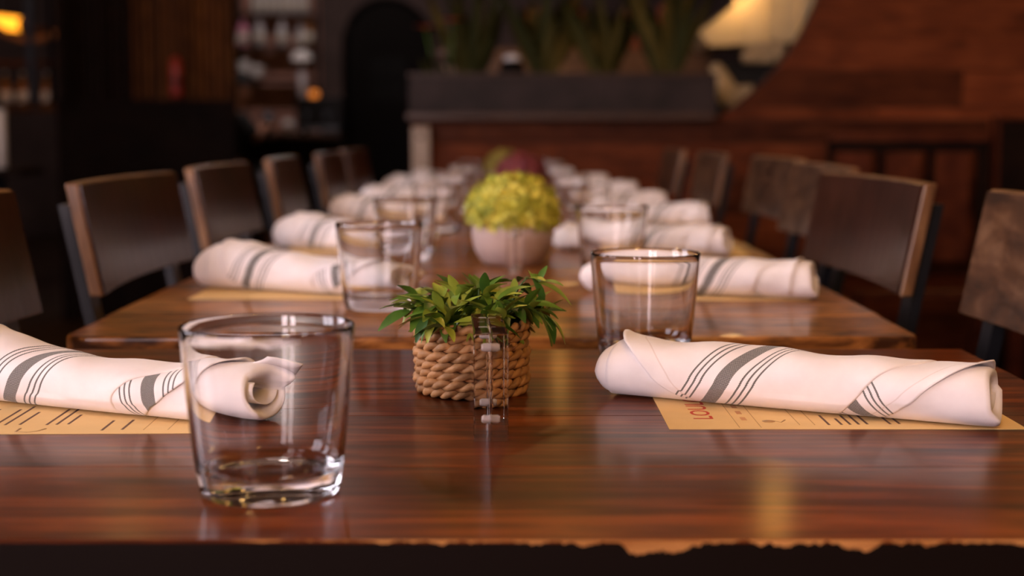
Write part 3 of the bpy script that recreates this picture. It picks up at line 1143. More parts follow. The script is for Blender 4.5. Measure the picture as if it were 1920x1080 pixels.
# ------------------------------------------------------------------ chairs
def chair_proto(padmat):
    t = thing('dining_chair', 'chair', 'chair', (0, 0, 0), 0, 'chairs along the tables')
    HW = .215
    zb, zt_ = .758, .878
    tilt = math.tan(R(11))

    def xb(z):
        return -(z - .758) * tilt

    def curved(name, x_in, x_out, y0, y1, z0, z1, mat, n=12, bev=0.0):
        V, F = [], []
        for i in range(n + 1):
            yv = y0 + (y1 - y0) * i / n
            cv = -.016 * (1 - (yv / HW) ** 2)
            for z in (z0, z1):
                V += [(xb(z) + cv + x_in, yv, z), (xb(z) + cv - x_out, yv, z)]
        for i in range(n):
            a, b = 4 * i, 4 * i + 4
            F += [(a, b, b + 2, a + 2), (a + 1, a + 3, b + 3, b + 1), (a + 2, b + 2, b + 3, a + 3), (a, a + 1, b + 1, b)]
        F += [(0, 2, 3, 1), (4 * n, 4 * n + 1, 4 * n + 3, 4 * n + 2)]
        me = mesh(name, V, F)
        bm = bmesh.new()
        bm.from_mesh(me)
        bmesh.ops.recalc_face_normals(bm, faces=bm.faces[:])
        bm.to_mesh(me)
        bm.free()
        o = obj(name, me, mat, t)
        if bev:
            b = o.modifiers.new('soft', 'BEVEL')
            b.width = bev
            b.segments = 2
        return o
    curved('back_board', .0, .014, -HW, HW, zb, zt_, M['ply_edge'], 12, .002)
    curved('back_pad', .003, -.0001, -HW + .002, HW - .002, zb + .002, zt_ - .002, padmat, 12)
    for s in (-1, 1):
        # flat steel upright that carries the back and runs down as the rear leg
        yv = s * (HW - .030)
        cv = -.016 * (1 - (yv / HW) ** 2) - .0145
        pts = [(xb(.855) + cv, .855), (xb(.74) + cv, .74), (xb(.46) + cv - .0, .46), (-.07, .0)]
        V, F = [], []
        for x, z in pts:
            V += [(x, yv - .016, z), (x, yv + .016, z), (x - .012, yv + .016, z), (x - .012, yv - .016, z)]
        for i in range(3):
            for k in range(4):
                F.append((4 * i + k, 4 * i + (k + 1) % 4, 4 * i + 4 + (k + 1) % 4, 4 * i + 4 + k))
        F += [(3, 2, 1, 0), (12, 13, 14, 15)]
        obj('upright', mesh('upright', V, F), M['black_metal'], t)
        lathe('bolt', [(.0001, 0), (.006, 0), (.005, .003), (.0001, .004)], M['black_metal'], t, 10,
              (xb(.82) + cv - .012, yv, .82), (0, R(-90), 0))
        box('leg', .31, .335, yv - .016, yv + .016, 0, .43, M['black_metal'], t, .001)
        box('side_rail', .02, .31, yv - .012, yv + .012, .405, .43, M['black_metal'], t, .001)
    box('seat', .0, .36, -HW, HW, .4305, .46, M['chair_wood'], t, .006, 2)
    return t


chL = chair_proto(M['leather'])
chR = chair_proto(M['chair_wood'])
# near ends of the backs measured along both sides of the row
CH_L = [(-.454, 1.145, 0), (-.434, 1.715, 0), (-.441, 2.295, 0), (-.432, 2.865, 2), (-.412, 3.44, 0), (-.42, 4.03, -2)]
CH_R = [(.425, 1.145, -2), (.404, 1.715, 2), (.470, 2.295, 0), (.505, 2.865, 2), (.455, 3.44, 0), (.430, 4.03, 0)]
for i, (x, yy, a) in enumerate(CH_L):
    o = chL if i == 0 else copy_tree(chL)
    o.location = (x, yy, 0)
    o.rotation_euler = (0, 0, R(a))
    o['label'] = ('dark leather-backed chair cut off by the left photo edge' if i == 0 else
                  '%s dark leather-backed chair from the front along the left side' % ORD[i])
    o['group'] = 'chairs along the left side'
for i, (x, yy, a) in enumerate(CH_R):
    o = chR if i == 0 else copy_tree(chL if i == 1 else chR)
    o.location = (x, yy, 0)
    o.rotation_euler = (0, 0, R(180 + a))
    o['label'] = ('brown wooden-backed chair cut off by the right photo edge' if i == 0 else
                  'second chair from the front along the right side, with dark reddish leather back' if i == 1 else
                  '%s brown wooden-backed chair from the front along the right side' % ORD[i])
    o['group'] = 'chairs along the right side'

# ------------------------------------------------------------------ plank partition with the round cut, at the end of the tables
YP = 5.30
part = bpy.data.objects.new('wall_partition', None)
COL.objects.link(part)
part['kind'] = 'structure'
part.location = (0, YP, 0)
CX, CZ, CR = .33, 1.705, .845
ZS = .968                                     # flat sill under the planter
X0 = -.374


def cut_x(z):
    if z <= ZS:
        return X0
    dz = CZ - z
    return CX + math.sqrt(max(0, CR * CR - dz * dz)) if dz > 0 else CX + CR


ROWH = .1325
z0 = 1.0163 - 8 * ROWH
rp = random.Random(5)
row = 0
z = 0.0
rows = [0.0] + [1.0163 + ROWH * k for k in range(-7, 16) if 0 < 1.0163 + ROWH * k < ZC] + [ZC]
rows = sorted(set(rows + [ZS]))
for ra, rb in zip(rows[:-1], rows[1:]):
    xa = cut_x((ra + rb) / 2)
    x = xa if rb > ZS and ra >= ZS else X0
    first = True
    while x < XR - .01:
        ln = rp.uniform(.55, 1.15)
        x1 = min(XR, x + ln)
        if XR - x1 < .25:
            x1 = XR
        g = .0018
        if first and ra >= ZS and ra < CZ:
            pts = []
            for q in range(7):
                zz = ra + g + (rb - ra - 2 * g) * q / 6
                pts.append((cut_x(zz), zz))
            poly = pts[::-1] + [(x1 - g, ra + g), (x1 - g, rb - g)]
            poly = poly[::-1]
        else:
            poly = [(x + g, ra + g), (x1 - g, ra + g), (x1 - g, rb - g), (x + g, rb - g)]
        xs = [p[0] for p in poly]
        cxm, czm = sum(xs) / len(xs), (ra + rb) / 2
        dpt = rp.uniform(0, .006)
        me = prism_mesh('plank', [(px - cxm, pz - czm) for px, pz in poly], -.012 - dpt, .02)
        obj('plank', me, M['plank'], part, (cxm, 0, czm))
        x = x1
        first = False
# backing behind the boards follows the same outline
poly = [(X0, 0), (XR, 0), (XR, ZC), (CX + CR + .004, ZC), (CX + CR + .004, CZ)]
for q in range(13):
    zz = CZ + (ZS - CZ) * q / 12
    poly.append((cut_x(max(zz, ZS + 1e-4)) + .004, zz))
poly.append((X0, ZS))
obj('backing', prism_mesh('backing', poly, .02, .09), M['wall_dark'], part)

tp = thing('wooden_post', 'pale narrow wooden post with a dark bolt at the end of the half wall', 'post', (-.333, YP - .06, 0))
box('shaft', -.032, .032, -.03, .03, 0, .945, M['pale_post'], tp, .004, 2)
lathe('bolt', [(.0001, 0), (.009, 0), (.007, .006), (.0001, .008)], M['black_metal'], tp, 12, (0, -.03, .905), (R(90), 0, 0))

# planter on the sill
pl = thing('planter_box', 'long charcoal planter box on the half wall', 'planter', (.185, YP + .03, ZS))
PW = 1.125
box('front_board', -PW / 2, PW / 2, -.095, -.075, .026, .158, M['planter'], pl, .003)
box('rear_board', -PW / 2, PW / 2, .075, .095, .026, .158, M['planter'], pl, .003)
for s in (-1, 1):
    box('end_board', s * PW / 2 - (.02 if s > 0 else 0), s * PW / 2 + (0 if s > 0 else .02), -.075, .075, .026, .158, M['planter'], pl)
box('top_rim', -PW / 2 - .004, PW / 2 + .004, -.105, -.072, .158, .170, M['ledge'], pl, .002)
box('bottom_ledge', -PW / 2 - .008, PW / 2 - .01, -.125, .10, .0005, .026, M['ledge'], pl, .003)
box('soil_bed', -PW / 2 + .02, PW / 2 - .02, -.075, .075, .09, .135, M['soil'], pl)

# strap-leaved plants in it
STRAP = []
for Lh, Wd in ((.34, .040), (.28, .036), (.40, .034)):
    V, F = [], []
    n = 8
    for i in range(n + 1):
        f = i / n
        wv = Wd / 2 * (0.55 + .6 * math.sin(math.pi * f * .8)) * (1 - f ** 5)
        V += [(-wv, 0 - .01 * math.sin(f * 3), Lh * f), (0, .006 - .01 * math.sin(f * 3) + .05 * f * f, Lh * f), (wv, -.01 * math.sin(f * 3), Lh * f)]
    for i in range(n):
        a, b = 3 * i, 3 * i + 3
        F += [(a, a + 1, b + 1, b), (a + 1, a + 2, b + 2, b + 1)]
    me = mesh('strap_leaf', V, F, True)
    me.materials.append(M['leaf_dark'])
    STRAP.append(me)
spots = [(-.15, 'at its left, beside the orange flowers'), (.115, 'second from its left end'), (.355, 'in its middle right part'),
         (.575, 'nearest its right end')]
rp = random.Random(9)
for k, (x, where) in enumerate(spots):
    t = thing('strap_leaved_plant', 'dark olive strap-leaved plant in the planter, %s' % where, 'plant', (x, YP + .03, ZS + .136), 0,
              'plants in the long planter')
    for q in range(15):
        o = obj('leaf', STRAP[rp.randrange(3)], None, t, (rp.uniform(-.025, .025), rp.uniform(-.03, .03), -.01))
        lean = (q - 7) / 7 * .52 + rp.uniform(-.08, .08)
        o.rotation_euler = (rp.uniform(-.25, .2), lean, rp.uniform(-.5, .5))
        s = rp.uniform(.8, 1.15)
        o.scale = (s, s, s)
for x, h, dx in ((-.285, .200, -.03), (-.225, .225, .01)):
    t = thing('orange_flower', 'orange-red flower %s at the left end of the planter' % ('leaning left' if dx < 0 else 'standing upright'), 'flower',
              (x, YP - .03, ZS + .130), 0, 'orange flowers in the planter')
    tube('stem', [(0, 0, 0), (dx * .3, 0, h * .5), (dx, 0, h)], .004, M['stem'], t, 6)
    for q in range(7):
        o = obj('petal', leaf_mesh('petal', .048, .030, .3, .4), M['flower'], t, (dx, 0, h))
        o.rotation_euler = (0, -.5, q / 7 * 6.283)
    for q in range(4):
        o = obj('leaf', STRAP[1], None, t, (0, 0, 0), (0, (q - 1.5) * .35, q))
        o.scale = (.5, .5, .38)
jr = thing('round_jar', 'dark round jar with a pale cap among the planter leaves', 'jar', (.0, YP + .012, ZS + .1353))
lathe('body', [(.0001, 0), (.03, 0), (.045, .02), (.05, .045), (.042, .07), (.028, .084), (.0001, .086)], M['door'], jr, 24)
lathe('cap', [(.0001, .084), (.03, .083), (.031, .095), (.02, .104), (.0001, .106)], M['white'], jr, 20)

# ------------------------------------------------------------------ kitchen seen above the planter
hd = thing('exhaust_hood', 'big slanted steel exhaust hood shining in warm light', 'hood', (0, 7.6, 0))
p0, p1, p2 = at_y(1312, 62, 7.6), at_y(1332, 86, 7.6), at_y(1500, 78, 7.6)
p3, p4 = at_y(1640, 78, 7.6), at_y(1398, -4, 7.6)
poly = [(p0.x, p0.z), (p1.x, p1.z), (p2.x, p2.z), (p3.x, p2.z), (p3.x, 2.3), (1.75, 2.3), (p4.x, p4.z)]
obj('hood_shell', prism_mesh('hood_shell', poly, 0, .55), M['steel'], hd)
for q in range(4):
    xx = p1.x + .13 + q * .17
    box('seam_rib', xx - .008, xx + .008, -.012, .0, p1.z + .01, 2.28 if q > 2 else 1.75 + q * .15, M['steel'], hd, .003)
box('duct', 1.4, 1.9, .1, .5, 2.3, ZC - .001, M['steel'], hd)


def crumple(name, label, pts, rads, seed, mat, cat):
    """bunched cloth: a bundle following pts with sharp irregular folds"""
    pts = [Vector(p) for p in pts]
    fine, fr = [], []
    n = 30
    for q in range(n + 1):
        f = q / n * (len(pts) - 1)
        k = min(int(f), len(pts) - 2)
        fine.append(pts[k].lerp(pts[k + 1], f - k))
        fr.append(rads[k] + (rads[k + 1] - rads[k]) * (f - k))
    me = tube_mesh(name, fine, fr, 40)
    for v in me.vertices:
        k = min(v.index // 40, n)
        c = fine[k]
        d = v.co - c
        q = v.co * 26 + Vector((seed * 7.3, 0, 0))
        ridge = 1 - 2 * abs(noise.noise(q)) + .5 * (1 - 2 * abs(noise.noise(q * 2.3)))
        v.co = c + d * (0.55 + .45 * ridge)
    o = obj(name, me, mat)
    return tag(o, label, cat)


YQ = 5.75
sh = thing('prep_shelf', 'dark prep shelf behind the curved wall edge', 'shelf', (.95, YQ + .06, 0))
box('shelf_top', -.22, .42, -.14, .22, .945, .975, M['black_metal'], sh, .002)
for s in (-.2, .38):
    box('leg', s - .02, s + .02, .15, .19, 0, .945, M['black_metal'], sh)
    box('leg', s - .02, s + .02, -.13, -.09, 0, .945, M['black_metal'], sh)
bx0, bx1 = at_y(1345, 119, YQ + .1), at_y(1470, 190, YQ + .1)
bb = thing('storage_crate', 'dark crate between the two crumpled cream cloths', 'crate', ((bx0.x + bx1.x) / 2, YQ + .14, .9755))
hwb = (bx1.x - bx0.x) / 2
box('crate_body', -hwb, hwb, -.1, .1, 0, bx0.z - .9755 - .02, M['black_metal'], bb, .01, 2)
box('crate_lid', -hwb - .006, hwb + .006, -.106, .106, bx0.z - .9755 - .02, bx0.z - .9755, M['black_metal'], bb, .004)
q0, q1, q2 = at_y(1338, 120, YQ), at_y(1352, 150, YQ), at_y(1368, 183, YQ)
q3 = at_y(1398, 168, YQ)
crumple('crumpled_cloth', 'crumpled cream cloth beside the right end of the planter', [q0, q1, q2, (q2 + q3) / 2 + Vector((0, 0, -.02)), q3, Vector((q3.x, YQ, 1.012))],
        [.020, .040, .044, .042, .036, .036], 3, M['cream'], 'cloth')
q0, q1, q2 = at_y(1392, 110, YQ + .12), at_y(1425, 102, YQ + .12), at_y(1470, 90, YQ + .12)
crumple('crumpled_cloth', 'crumpled cream cloth higher up along the curved wall edge', [q0, (q0 + q1) / 2, q1, (q1 + q2) / 2, q2],
        [.022, .040, .046, .046, .024], 4, M['cream'], 'cloth')

kc = thing('kitchen_counter', 'tan wooden kitchen counter glimpsed between the planter leaves', 'counter', (.35, 8.4, 0))
box('cabinet_body', -.75, .80, 0, .6, 0, 1.36, M['tan'], kc, .004)
box('counter_top', -.78, .83, -.03, .63, 1.36, 1.40, M['tan'], kc, .006)
for q in range(4):
    box('cabinet_door', -.73 + q * .385, -.73 + q * .385 + .365, -.02, 0, .1, 1.32, M['tan'], kc, .004)
for k, (px, col, hh) in enumerate(((1075, 'terracotta', .26), (1130, 'door', .20), (1192, 'terracotta', .30), (1250, 'terracotta', .24),
                                   (1000, 'bottle_amber', .22))):
    p = at_y(px, 60, 8.6)
    t = thing('storage_jar', '%s on the kitchen counter behind the planter' % ['orange clay jar at middle', 'short black jar',
              'tallest orange clay jar', 'orange clay jar at the right', 'amber jar at the left'][k], 'jar', (p.x, 8.6, 1.4003), 0,
              'jars on the kitchen counter')
    lathe('body', [(.0001, 0), (.06, 0), (.078, .03), (.08, hh * .7), (.055, hh * .9), (.05, hh)], M[col], t, 20)
    lathe('lid', [(.0001, hh), (.056, hh), (.056, hh + .02), (.012, hh + .03), (.012, hh + .05), (.0001, hh + .05)], M[col], t, 20)

# ------------------------------------------------------------------ wooden bench at the right
bn = thing('wooden_bench', 'reddish wooden bench with panelled back at the right wall', 'bench', (1.30, 4.70, 0))
box('top_rail', -.26, .27, -.02, .025, .895, .925, M['bench_wood'], bn, .004)
box('mid_rail', -.26, .27, -.012, .02, .862, .8945, M['booth_wood'], bn, .002)
for q in range(3):
    box('back_panel', -.245 + q * .165, -.245 + q * .165 + .125, -.01, .02, .50, .8615, M['bench_wood'], bn, .006)
for q in range(4):
    xx = -.26 + q * .165
    box('stile', xx, xx + .014 if q < 3 else xx + .03, -.02, .025, .45, .862, M['booth_wood'], bn)
box('seat', -.27, .28, -.42, .02, .42, .45, M['bench_wood'], bn, .006)
for s in (-.25, .24):
    for yy in (-.40, -.02):
        box('leg', s - .02, s + .02, yy - .02, yy + .02, 0, .42, M['bench_wood'], bn)
ps = thing('booth_end', 'dark upright booth end with a lighter cap beside the bench', 'booth', (1.675, 4.72, 0))
box('end_panel', -.075, .085, -.03, .03, 0, .965, M['booth_wood'], ps, .004)
box('cap_rail', -.085, .095, -.04, .04, .9655, .98, M['bench_wood'], ps, .003)
box('end_trim', -.085, -.0752, -.035, .035, 0, .965, M['bench_wood'], ps)
sb = thing('red_seat_back', 'red upholstered seat back at the right photo edge', 'seat', (1.86, 4.45, 0))
box('back_cushion', -.10, .16, -.04, .05, .46, .97, M['red'], sb, .03, 3)
box('seat_cushion', -.10, .16, -.45, -.041, .38, .46, M['red'], sb, .02, 2)
box('plinth', -.10, .16, -.42, .04, 0, .3795, M['booth_wood'], sb)

# ------------------------------------------------------------------ slatted screen and booth at the left
YS = 7.0
xs0, xs1 = at_y(102, 0, YS).x, at_y(438, 0, YS).x
sc_ = thing('slatted_screen', 'tall screen of dark and brown vertical slats above a black panel', 'screen', (0, YS, 0))
zl = 1.045
box('lower_panel', xs0, xs1, -.03, .03, 0, zl, M['booth_wood'], sc_, .003)
box('cross_rail', xs0, xs1, -.035, .035, zl + .0005, zl + .03, M['booth_wood'], sc_)
n = 26
sw = (xs1 - xs0) / n
rp = random.Random(2)
for q in range(n):
    x = xs0 + sw * q
    dark = q < 11
    me = box_mesh('slat', -sw * .40, sw * .40, -.012, .012, 0, 1.9, .003)
    obj('slat', me, M['booth_wood'] if dark else M['brown_wood'], sc_, (x + sw / 2, 0, zl + .03), (0, 0, rp.uniform(-.25, .25)))
box('rear_board', xs0, xs1, .03, .05, zl + .03, 2.95, M['booth_wood'], sc_)
fx = at_y(330, 142, YS - .08)
fe = thing('red_cylinder', 'narrow red cylinder hanging on the brown slats', 'cylinder', (fx.x, YS - .08, fx.z - .10))
lathe('body', [(.0001, 0), (.026, .0), (.030, .01), (.030, .15), (.02, .18), (.012, .19), (.0001, .195)], M['red'], fe, 20)
lathe('bracket', [(.031, .07), (.034, .07), (.034, .085), (.031, .085)], M['black_metal'], fe, 20, close=False)
box('wall_hook', -.01, .01, .031, .064, .06, .10, M['black_metal'], fe)

bx = thing('booth_divider', 'brown wooden low divider at the far left', 'divider', (-2.55, 6.6, 0))
box('panel', -.45, .195, 0, .05, 0, 1.03, M['brown_wood'], bx, .004)
box('cap', -.46, .205, -.015, .065, 1.0305, 1.055, M['booth_wood'], bx, .004)
for q in range(5):
    box('stile', -.44 + q * .14, -.44 + q * .14 + .02, -.012, -.0005, .05, 1.0, M['brown_wood'], bx)
for px, rr in ((60, .018), (98, .014)):
    p = at_y(px, 195, 6.62)
    t = thing('steel_pole', '%s grey steel pole standing on the far left divider' % ('brighter' if px == 60 else 'dimmer thin'), 'pole',
              (p.x, 6.625, 1.0555), 0, 'steel poles on the divider')
    lathe('shaft', [(rr, .012), (rr, ZC - 1.0565)], M['grey_metal'] if px == 60 else M['black_metal'], t, 16)
    lathe('flange', [(.0001, 0), (rr * 2.2, 0), (rr * 2.2, .008), (rr * 1.1, .012)], M['black_metal'], t, 16)
p = at_y(118, 130, 7.2)
po = thing('wooden_pillar', 'thin amber wooden pillar left of the slatted screen', 'pillar', (p.x, 7.3, 0))
box('shaft', -.035, .035, -.035, .035, .05, ZC - .002, M['brown_wood'], po, .006)
box('foot', -.05, .05, -.05, .05, 0, .05, M['booth_wood'], po, .004)
# curved bentwood hoop
hp = thing('bentwood_hoop', 'curved orange-brown bentwood hoop hanging at the upper left', 'hoop', (0, 7.9, 0))
c = at_y(55, -30, 7.9)
rad_ = .30
tube('hoop', [(c.x + rad_ * math.cos(a * math.pi / 24), 0, c.z + rad_ * math.sin(a * math.pi / 24)) for a in range(48)], .020, M['hoop'], hp, 10, True)
tube('hanger', [(c.x, 0, c.z + rad_ + .0195), (c.x, 0, ZC - .001)], .006, M['black_metal'], hp, 6)
# amber tube lamp and back shelf
p = at_y(-8, 42, 8.6)
lp = thing('tube_lamp', 'glowing amber tube lamp at the upper left edge', 'lamp', (p.x, 8.6, p.z))
tube('tube', [(-.30, 0, .035), (-.1, 0, .015), (.147, 0, -.012)], .042, M['amber'], lp, 14)
tube('end_cap', [(.148, 0, -.0121), (.165, 0, -.0135)], .043, M['terracotta'], lp, 14)
box('mount', -.02, .02, -.02, .02, .06, ZC - p.z - .001, M['black_metal'], lp)
p = at_y(20, 165, 8.8)
shf = thing('wall_shelf', 'dark shelf holding small bottles behind the far left divider', 'shelf', (p.x - .1, 8.9, 0))
for zz in (p.z - .12, p.z + .16, p.z + .36):
    box('shelf_board', -.6, .42, -.12, .12, zz - .02, zz, M['brown_wood'], shf, .002)
for s in (-.6, .42):
    box('side_panel', s - .015, s + .015, -.12, .12, 0, p.z + .5, M['booth_wood'], shf)


def bottle(label, loc, h, r, mat, group, capmat):
    t = thing('bottle', label, 'bottle', loc, 0, group)
    lathe('body', [(.0001, 0), (r, 0), (r, h * .58), (r * .8, h * .68), (r * .36, h * .76), (r * .34, h * .93), (.0001, h * .93)], M[mat], t, 20)
    lathe('cap', [(.0001, h * .931), (r * .40, h * .931), (r * .40, h), (.0001, h)], M[capmat], t, 14)
    lathe('paper_label', [(r + .0004, h * .15), (r + .0012, h * .15), (r + .0012, h * .45), (r + .0004, h * .45)], M['label'], t, 20, close=False)
    return t


for k, dx in enumerate((.04, .15, .30)):
    bottle(['leftmost', 'middle', 'rightmost'][k] + ' amber bottle on the shelf behind the left divider', (p.x + dx - .1, 8.88, p.z - .1198), .22, .035,
           'bottle_amber', 'bottles behind the divider', 'label')
wc = thing('white_candle', 'white upright pillar candle at the left photo edge', 'candle', (-1.785, 4.95, .0))
box('stand_top', -.12, .12, -.12, .12, .775, .80, M['booth_wood'], wc, .003)
lathe('stand_column', [(.03, .02), (.03, .775)], M['black_metal'], wc, 12)
lathe('stand_base', [(.0001, 0), (.16, 0), (.15, .015), (.03, .02)], M['black_metal'], wc, 20)
lathe('candle_body', [(.0001, .8002), (.034, .8002), (.034, 1.0), (.030, 1.004), (.0001, 1.0)], M['white'], wc, 20)

# ------------------------------------------------------------------ arched door and bar at the far end
d0, d1 = at_y(652, 120, YB - .05), at_y(800, 120, YB - .05)
dw, dcx = (d1.x - d0.x) / 2, (d0.x + d1.x) / 2
zt_ = at_y(725, 6, YB).z
dr = bpy.data.objects.new('door_1', None)
COL.objects.link(dr)
dr['kind'] = 'structure'
dr.location = (dcx, YB - .03, 0)
sp_z = zt_ - dw


def arch(r, z0, zs):
    pts = [(-r, z0), (r, z0)]
    for q in range(17):
        a = q / 16 * math.pi
        pts.append((r * math.cos(a), zs + r * math.sin(a)))
    return pts


obj('door_leaf', prism_mesh('door_leaf', arch(dw, 0.0, sp_z), -.02, .02), M['door'], dr)
for q in range(2):
    for s in range(2):
        x0 = -.15 + s * .155
        zz = 1.17 + q * .20
        box('pane', x0, x0 + .145, -.028, -.0205, zz, zz + .19, M['pane_dark'], dr, .002)
box('panel', -dw + .08, dw - .08, -.03, -.0205, .2, 1.0, M['door'], dr, .006)
box('handle', dw - .07, dw - .04, -.06, -.0205, 1.0, 1.12, M['black_metal'], dr, .004)
ptsA = []
for q in range(25):
    a = math.pi * (1 - q / 24)
    ptsA.append(((dw + .02) * math.cos(a), -.03, sp_z + (dw + .02) * math.sin(a)))
tube('arch_frame', [(-dw - .02, -.03, 0)] + ptsA + [(dw + .02, -.03, 0)], .028, M['door'], dr, 8)

YBAR = 11.3
xa, xb_ = at_y(400, 0, YBAR).x, at_y(640, 0, YBAR).x
bar = thing('bar_counter', 'dark bar counter at the far left end of the room', 'bar', ((xa + xb_) / 2, YBAR, 0))
bw = (xb_ - xa) / 2
box('counter_top', -bw, bw, -.2, .3, .865, .905, M['ledge'], bar, .004)
box('front_panel', -bw + .03, bw - .03, .0, .03, .05, .8645, M['booth_wood'], bar)
for q in range(4):
    box('front_board', -bw + .05 + q * bw * .49, -bw + .03 + (q + 1) * bw * .49, -.015, -.0005, .08, .84, M['booth_wood'], bar, .004)
box('kick_board', -bw + .05, bw - .05, .02, .25, 0, .0495, M['door'], bar)
# shelves with bottles on the wall behind
YK = 12.35
kx0, kx1 = at_y(438, 0, YK).x, at_y(592, 0, YK).x
ks = thing('bar_shelf', 'lit wall shelves with bottles behind the bar', 'shelf', ((kx0 + kx1) / 2, YK, 0))
kw = (kx1 - kx0) / 2
LV = [at_y(500, 27, YK).z, at_y(500, 87, YK).z, at_y(500, 147, YK).z]
for zz in LV:
    box('shelf_board', -kw, kw, -.12, .12, zz - .025, zz, M['ledge'], ks, .003)
for s in (-1, 1):
    box('bracket', s * (kw - .02) - .01, s * (kw - .02) + .01, .08, .2, LV[2] - .12, LV[0] + .4, M['black_metal'], ks)
box('back_panel', -kw, kw, .205, .24, .9, 2.6, M['tan_back'], ks)
names = ['pink bottle on the bar shelf', 'pale tall bottle beside the pink one on the bar shelf', 'pale bottle in the middle of the bar shelf',
         'pale bottle at the right of the bar shelf', 'amber bottle at the right end of the bar shelf', 'small clear bottle at the left end of the bar shelf']
for nm, px, mat, h, r in ((names[0], 457, 'bottle_pink', .24, .045), (names[1], 488, 'bottle_clear', .26, .045), (names[2], 530, 'bottle_clear', .24, .045),
                          (names[3], 565, 'bottle_clear', .19, .042), (names[4], 581, 'bottle_amber', .25, .035), (names[5], 441, 'bottle_clear', .12, .035)):
    bottle(nm, (at_y(px, 80, YK).x, YK - .03, LV[1] + .0003), h, r, mat, 'bottles on the bar shelf', 'red' if 'pink bottle' == nm[:11] else 'label')
for k in range(8):
    px = 478 + k * 13.5
    bottle('pale bottle number %s from the left on the top bar shelf' % ['one', 'two', 'three', 'four', 'five', 'six', 'seven', 'eight'][k],
           (at_y(px, 80, YK).x, YK + .02, LV[0] + .0003), .27, .026, 'bottle_clear', 'bottles on the top bar shelf', 'white')
for k, (px, h) in enumerate(((457, .15), (481, .11))):
    t = thing('white_cup', 'white cup %s on the lowest bar shelf' % ('taller, at the left' if k == 0 else 'shorter, at the right'), 'cup',
              (at_y(px, 80, YK).x, YK - .02, LV[2] + .0003), 0, 'white cups on the bar shelf')
    lathe('bowl', [(.0001, 0), (.030, 0), (.044, h * .3), (.048, h), (.044, h), (.04, h * .35), (.0001, h * .1)], M['white'], t, 20)
    tube('handle', [(.044, 0, h * .8), (.068, 0, h * .75), (.07, 0, h * .4), (.042, 0, h * .3)], .006, M['white'], t, 6)
# things on the bar
zt_bar = .9053
p = at_y(566, 107, YBAR + .1)
tl = thing('table_lamp', 'small lamp with a white dome shade on the bar', 'lamp', (p.x, YBAR + .1, zt_bar))
hl = p.z - zt_bar
lathe('base', [(.0001, 0), (.05, 0), (.045, .012), (.012, .02)], M['white'], tl, 20)
lathe('stem', [(.012, .02), (.016, hl * .45), (.030, hl * .5), (.030, hl * .8), (.010, hl * .85), (.010, hl - .02)], M['bottle_clear'], tl, 14)
lathe('dome_shade', [(.085, hl - .03), (.082, hl), (.06, hl + .035), (.02, hl + .05), (.0001, hl + .051)], M['white'], tl, 24, close=False)
p0_, p1_ = at_y(560, 200, YBAR + .02), at_y(648, 200, YBAR + .02)
cm = thing('bar_machine', 'dark boxy drinks machine on the bar', 'machine', ((p0_.x + p1_.x) / 2, YBAR - .02, zt_bar))
hw_ = (p1_.x - p0_.x) / 2
box('machine_body', -hw_, hw_, -.12, .08, .02, .275, M['black_metal'], cm, .02, 3)
box('drip_tray', -hw_ + .03, hw_ - .03, -.17, -.121, .02, .05, M['grey_metal'], cm, .004)
for s in (-.1, .06):
    lathe('spout', [(.012, 0), (.018, .03), (.018, .06)], M['grey_metal'], cm, 10, (s, -.14, .10))
for s in (-1, 1):
    for q in (-1, 1):
        lathe('foot', [(.018, 0), (.018, .0198)], M['door'], cm, 10, (s * (hw_ - .04), -.02 + q * .07, 0))
p = at_y(588, 178, YBAR - .05)
cn = thing('candle_holder', 'small glowing amber candle glass on the drinks machine', 'candle', (p.x, YBAR - .04, zt_bar + .2755))
lathe('glow', [(.0001, .003), (.046, .003), (.052, .03), (.044, .06), (.0001, .06)], M['candle'], cn, 16)
lathe('cup', [(.0001, 0), (.05, 0), (.056, .03), (.050, .066), (.054, .066), (.060, .03), (.053, -.0)], M['glass'], cn, 16, close=False)
for k, (px, r, h) in enumerate(((540, .045, .10), (502, .05, .16))):
    p = at_y(px, 230, YBAR - .05)
    t = thing('bar_cup', '%s on the bar counter' % ('small round white bowl' if k == 0 else 'grey metal shaker'), 'cup', (p.x, YBAR - .05, zt_bar))
    lathe('cup_body', [(.0001, 0), (r * .6, 0), (r, h * .5), (r * .9, h), (r * .8, h), (r * .85, h * .5), (.0001, h * .2)], M['white' if k == 0 else 'grey_metal'], t, 20)
    lathe('cup_foot', [(r * .55, -.0), (r * .62, .004), (r * .62, .0045)], M['white' if k == 0 else 'grey_metal'], t, 20)


# ------------------------------------------------------------------ seated person at the bar
def skin_mesh(name, nodes, edges, root=0, sub=2):
    me = bpy.data.meshes.new(name)
    me.from_pydata([n_[0] for n_ in nodes], edges, [])
    o = bpy.data.objects.new(name, me)
    COL.objects.link(o)
    o.modifiers.new('skin', 'SKIN')
    for i, n_ in enumerate(nodes):
        rr = n_[1] if isinstance(n_[1], tuple) else (n_[1], n_[1])
        me.skin_vertices[0].data[i].radius = rr
        me.skin_vertices[0].data[i].use_root = (i == root)
    s = o.modifiers.new('sub', 'SUBSURF')
    s.levels = s.render_levels = sub
    dg = bpy.context.evaluated_depsgraph_get()
    dg.update()
    out = bpy.data.meshes.new_from_object(o.evaluated_get(dg))
    bpy.data.objects.remove(o)
    out.polygons.foreach_set('use_smooth', [True] * len(out.polygons))
    return out


ph_ = at_y(452, 172, YBAR - .30)
pe = thing('person', 'person in black shirt and dark cap sitting at the bar, forearm on the counter', 'person', (ph_.x, YBAR - .43, 0), R(38))
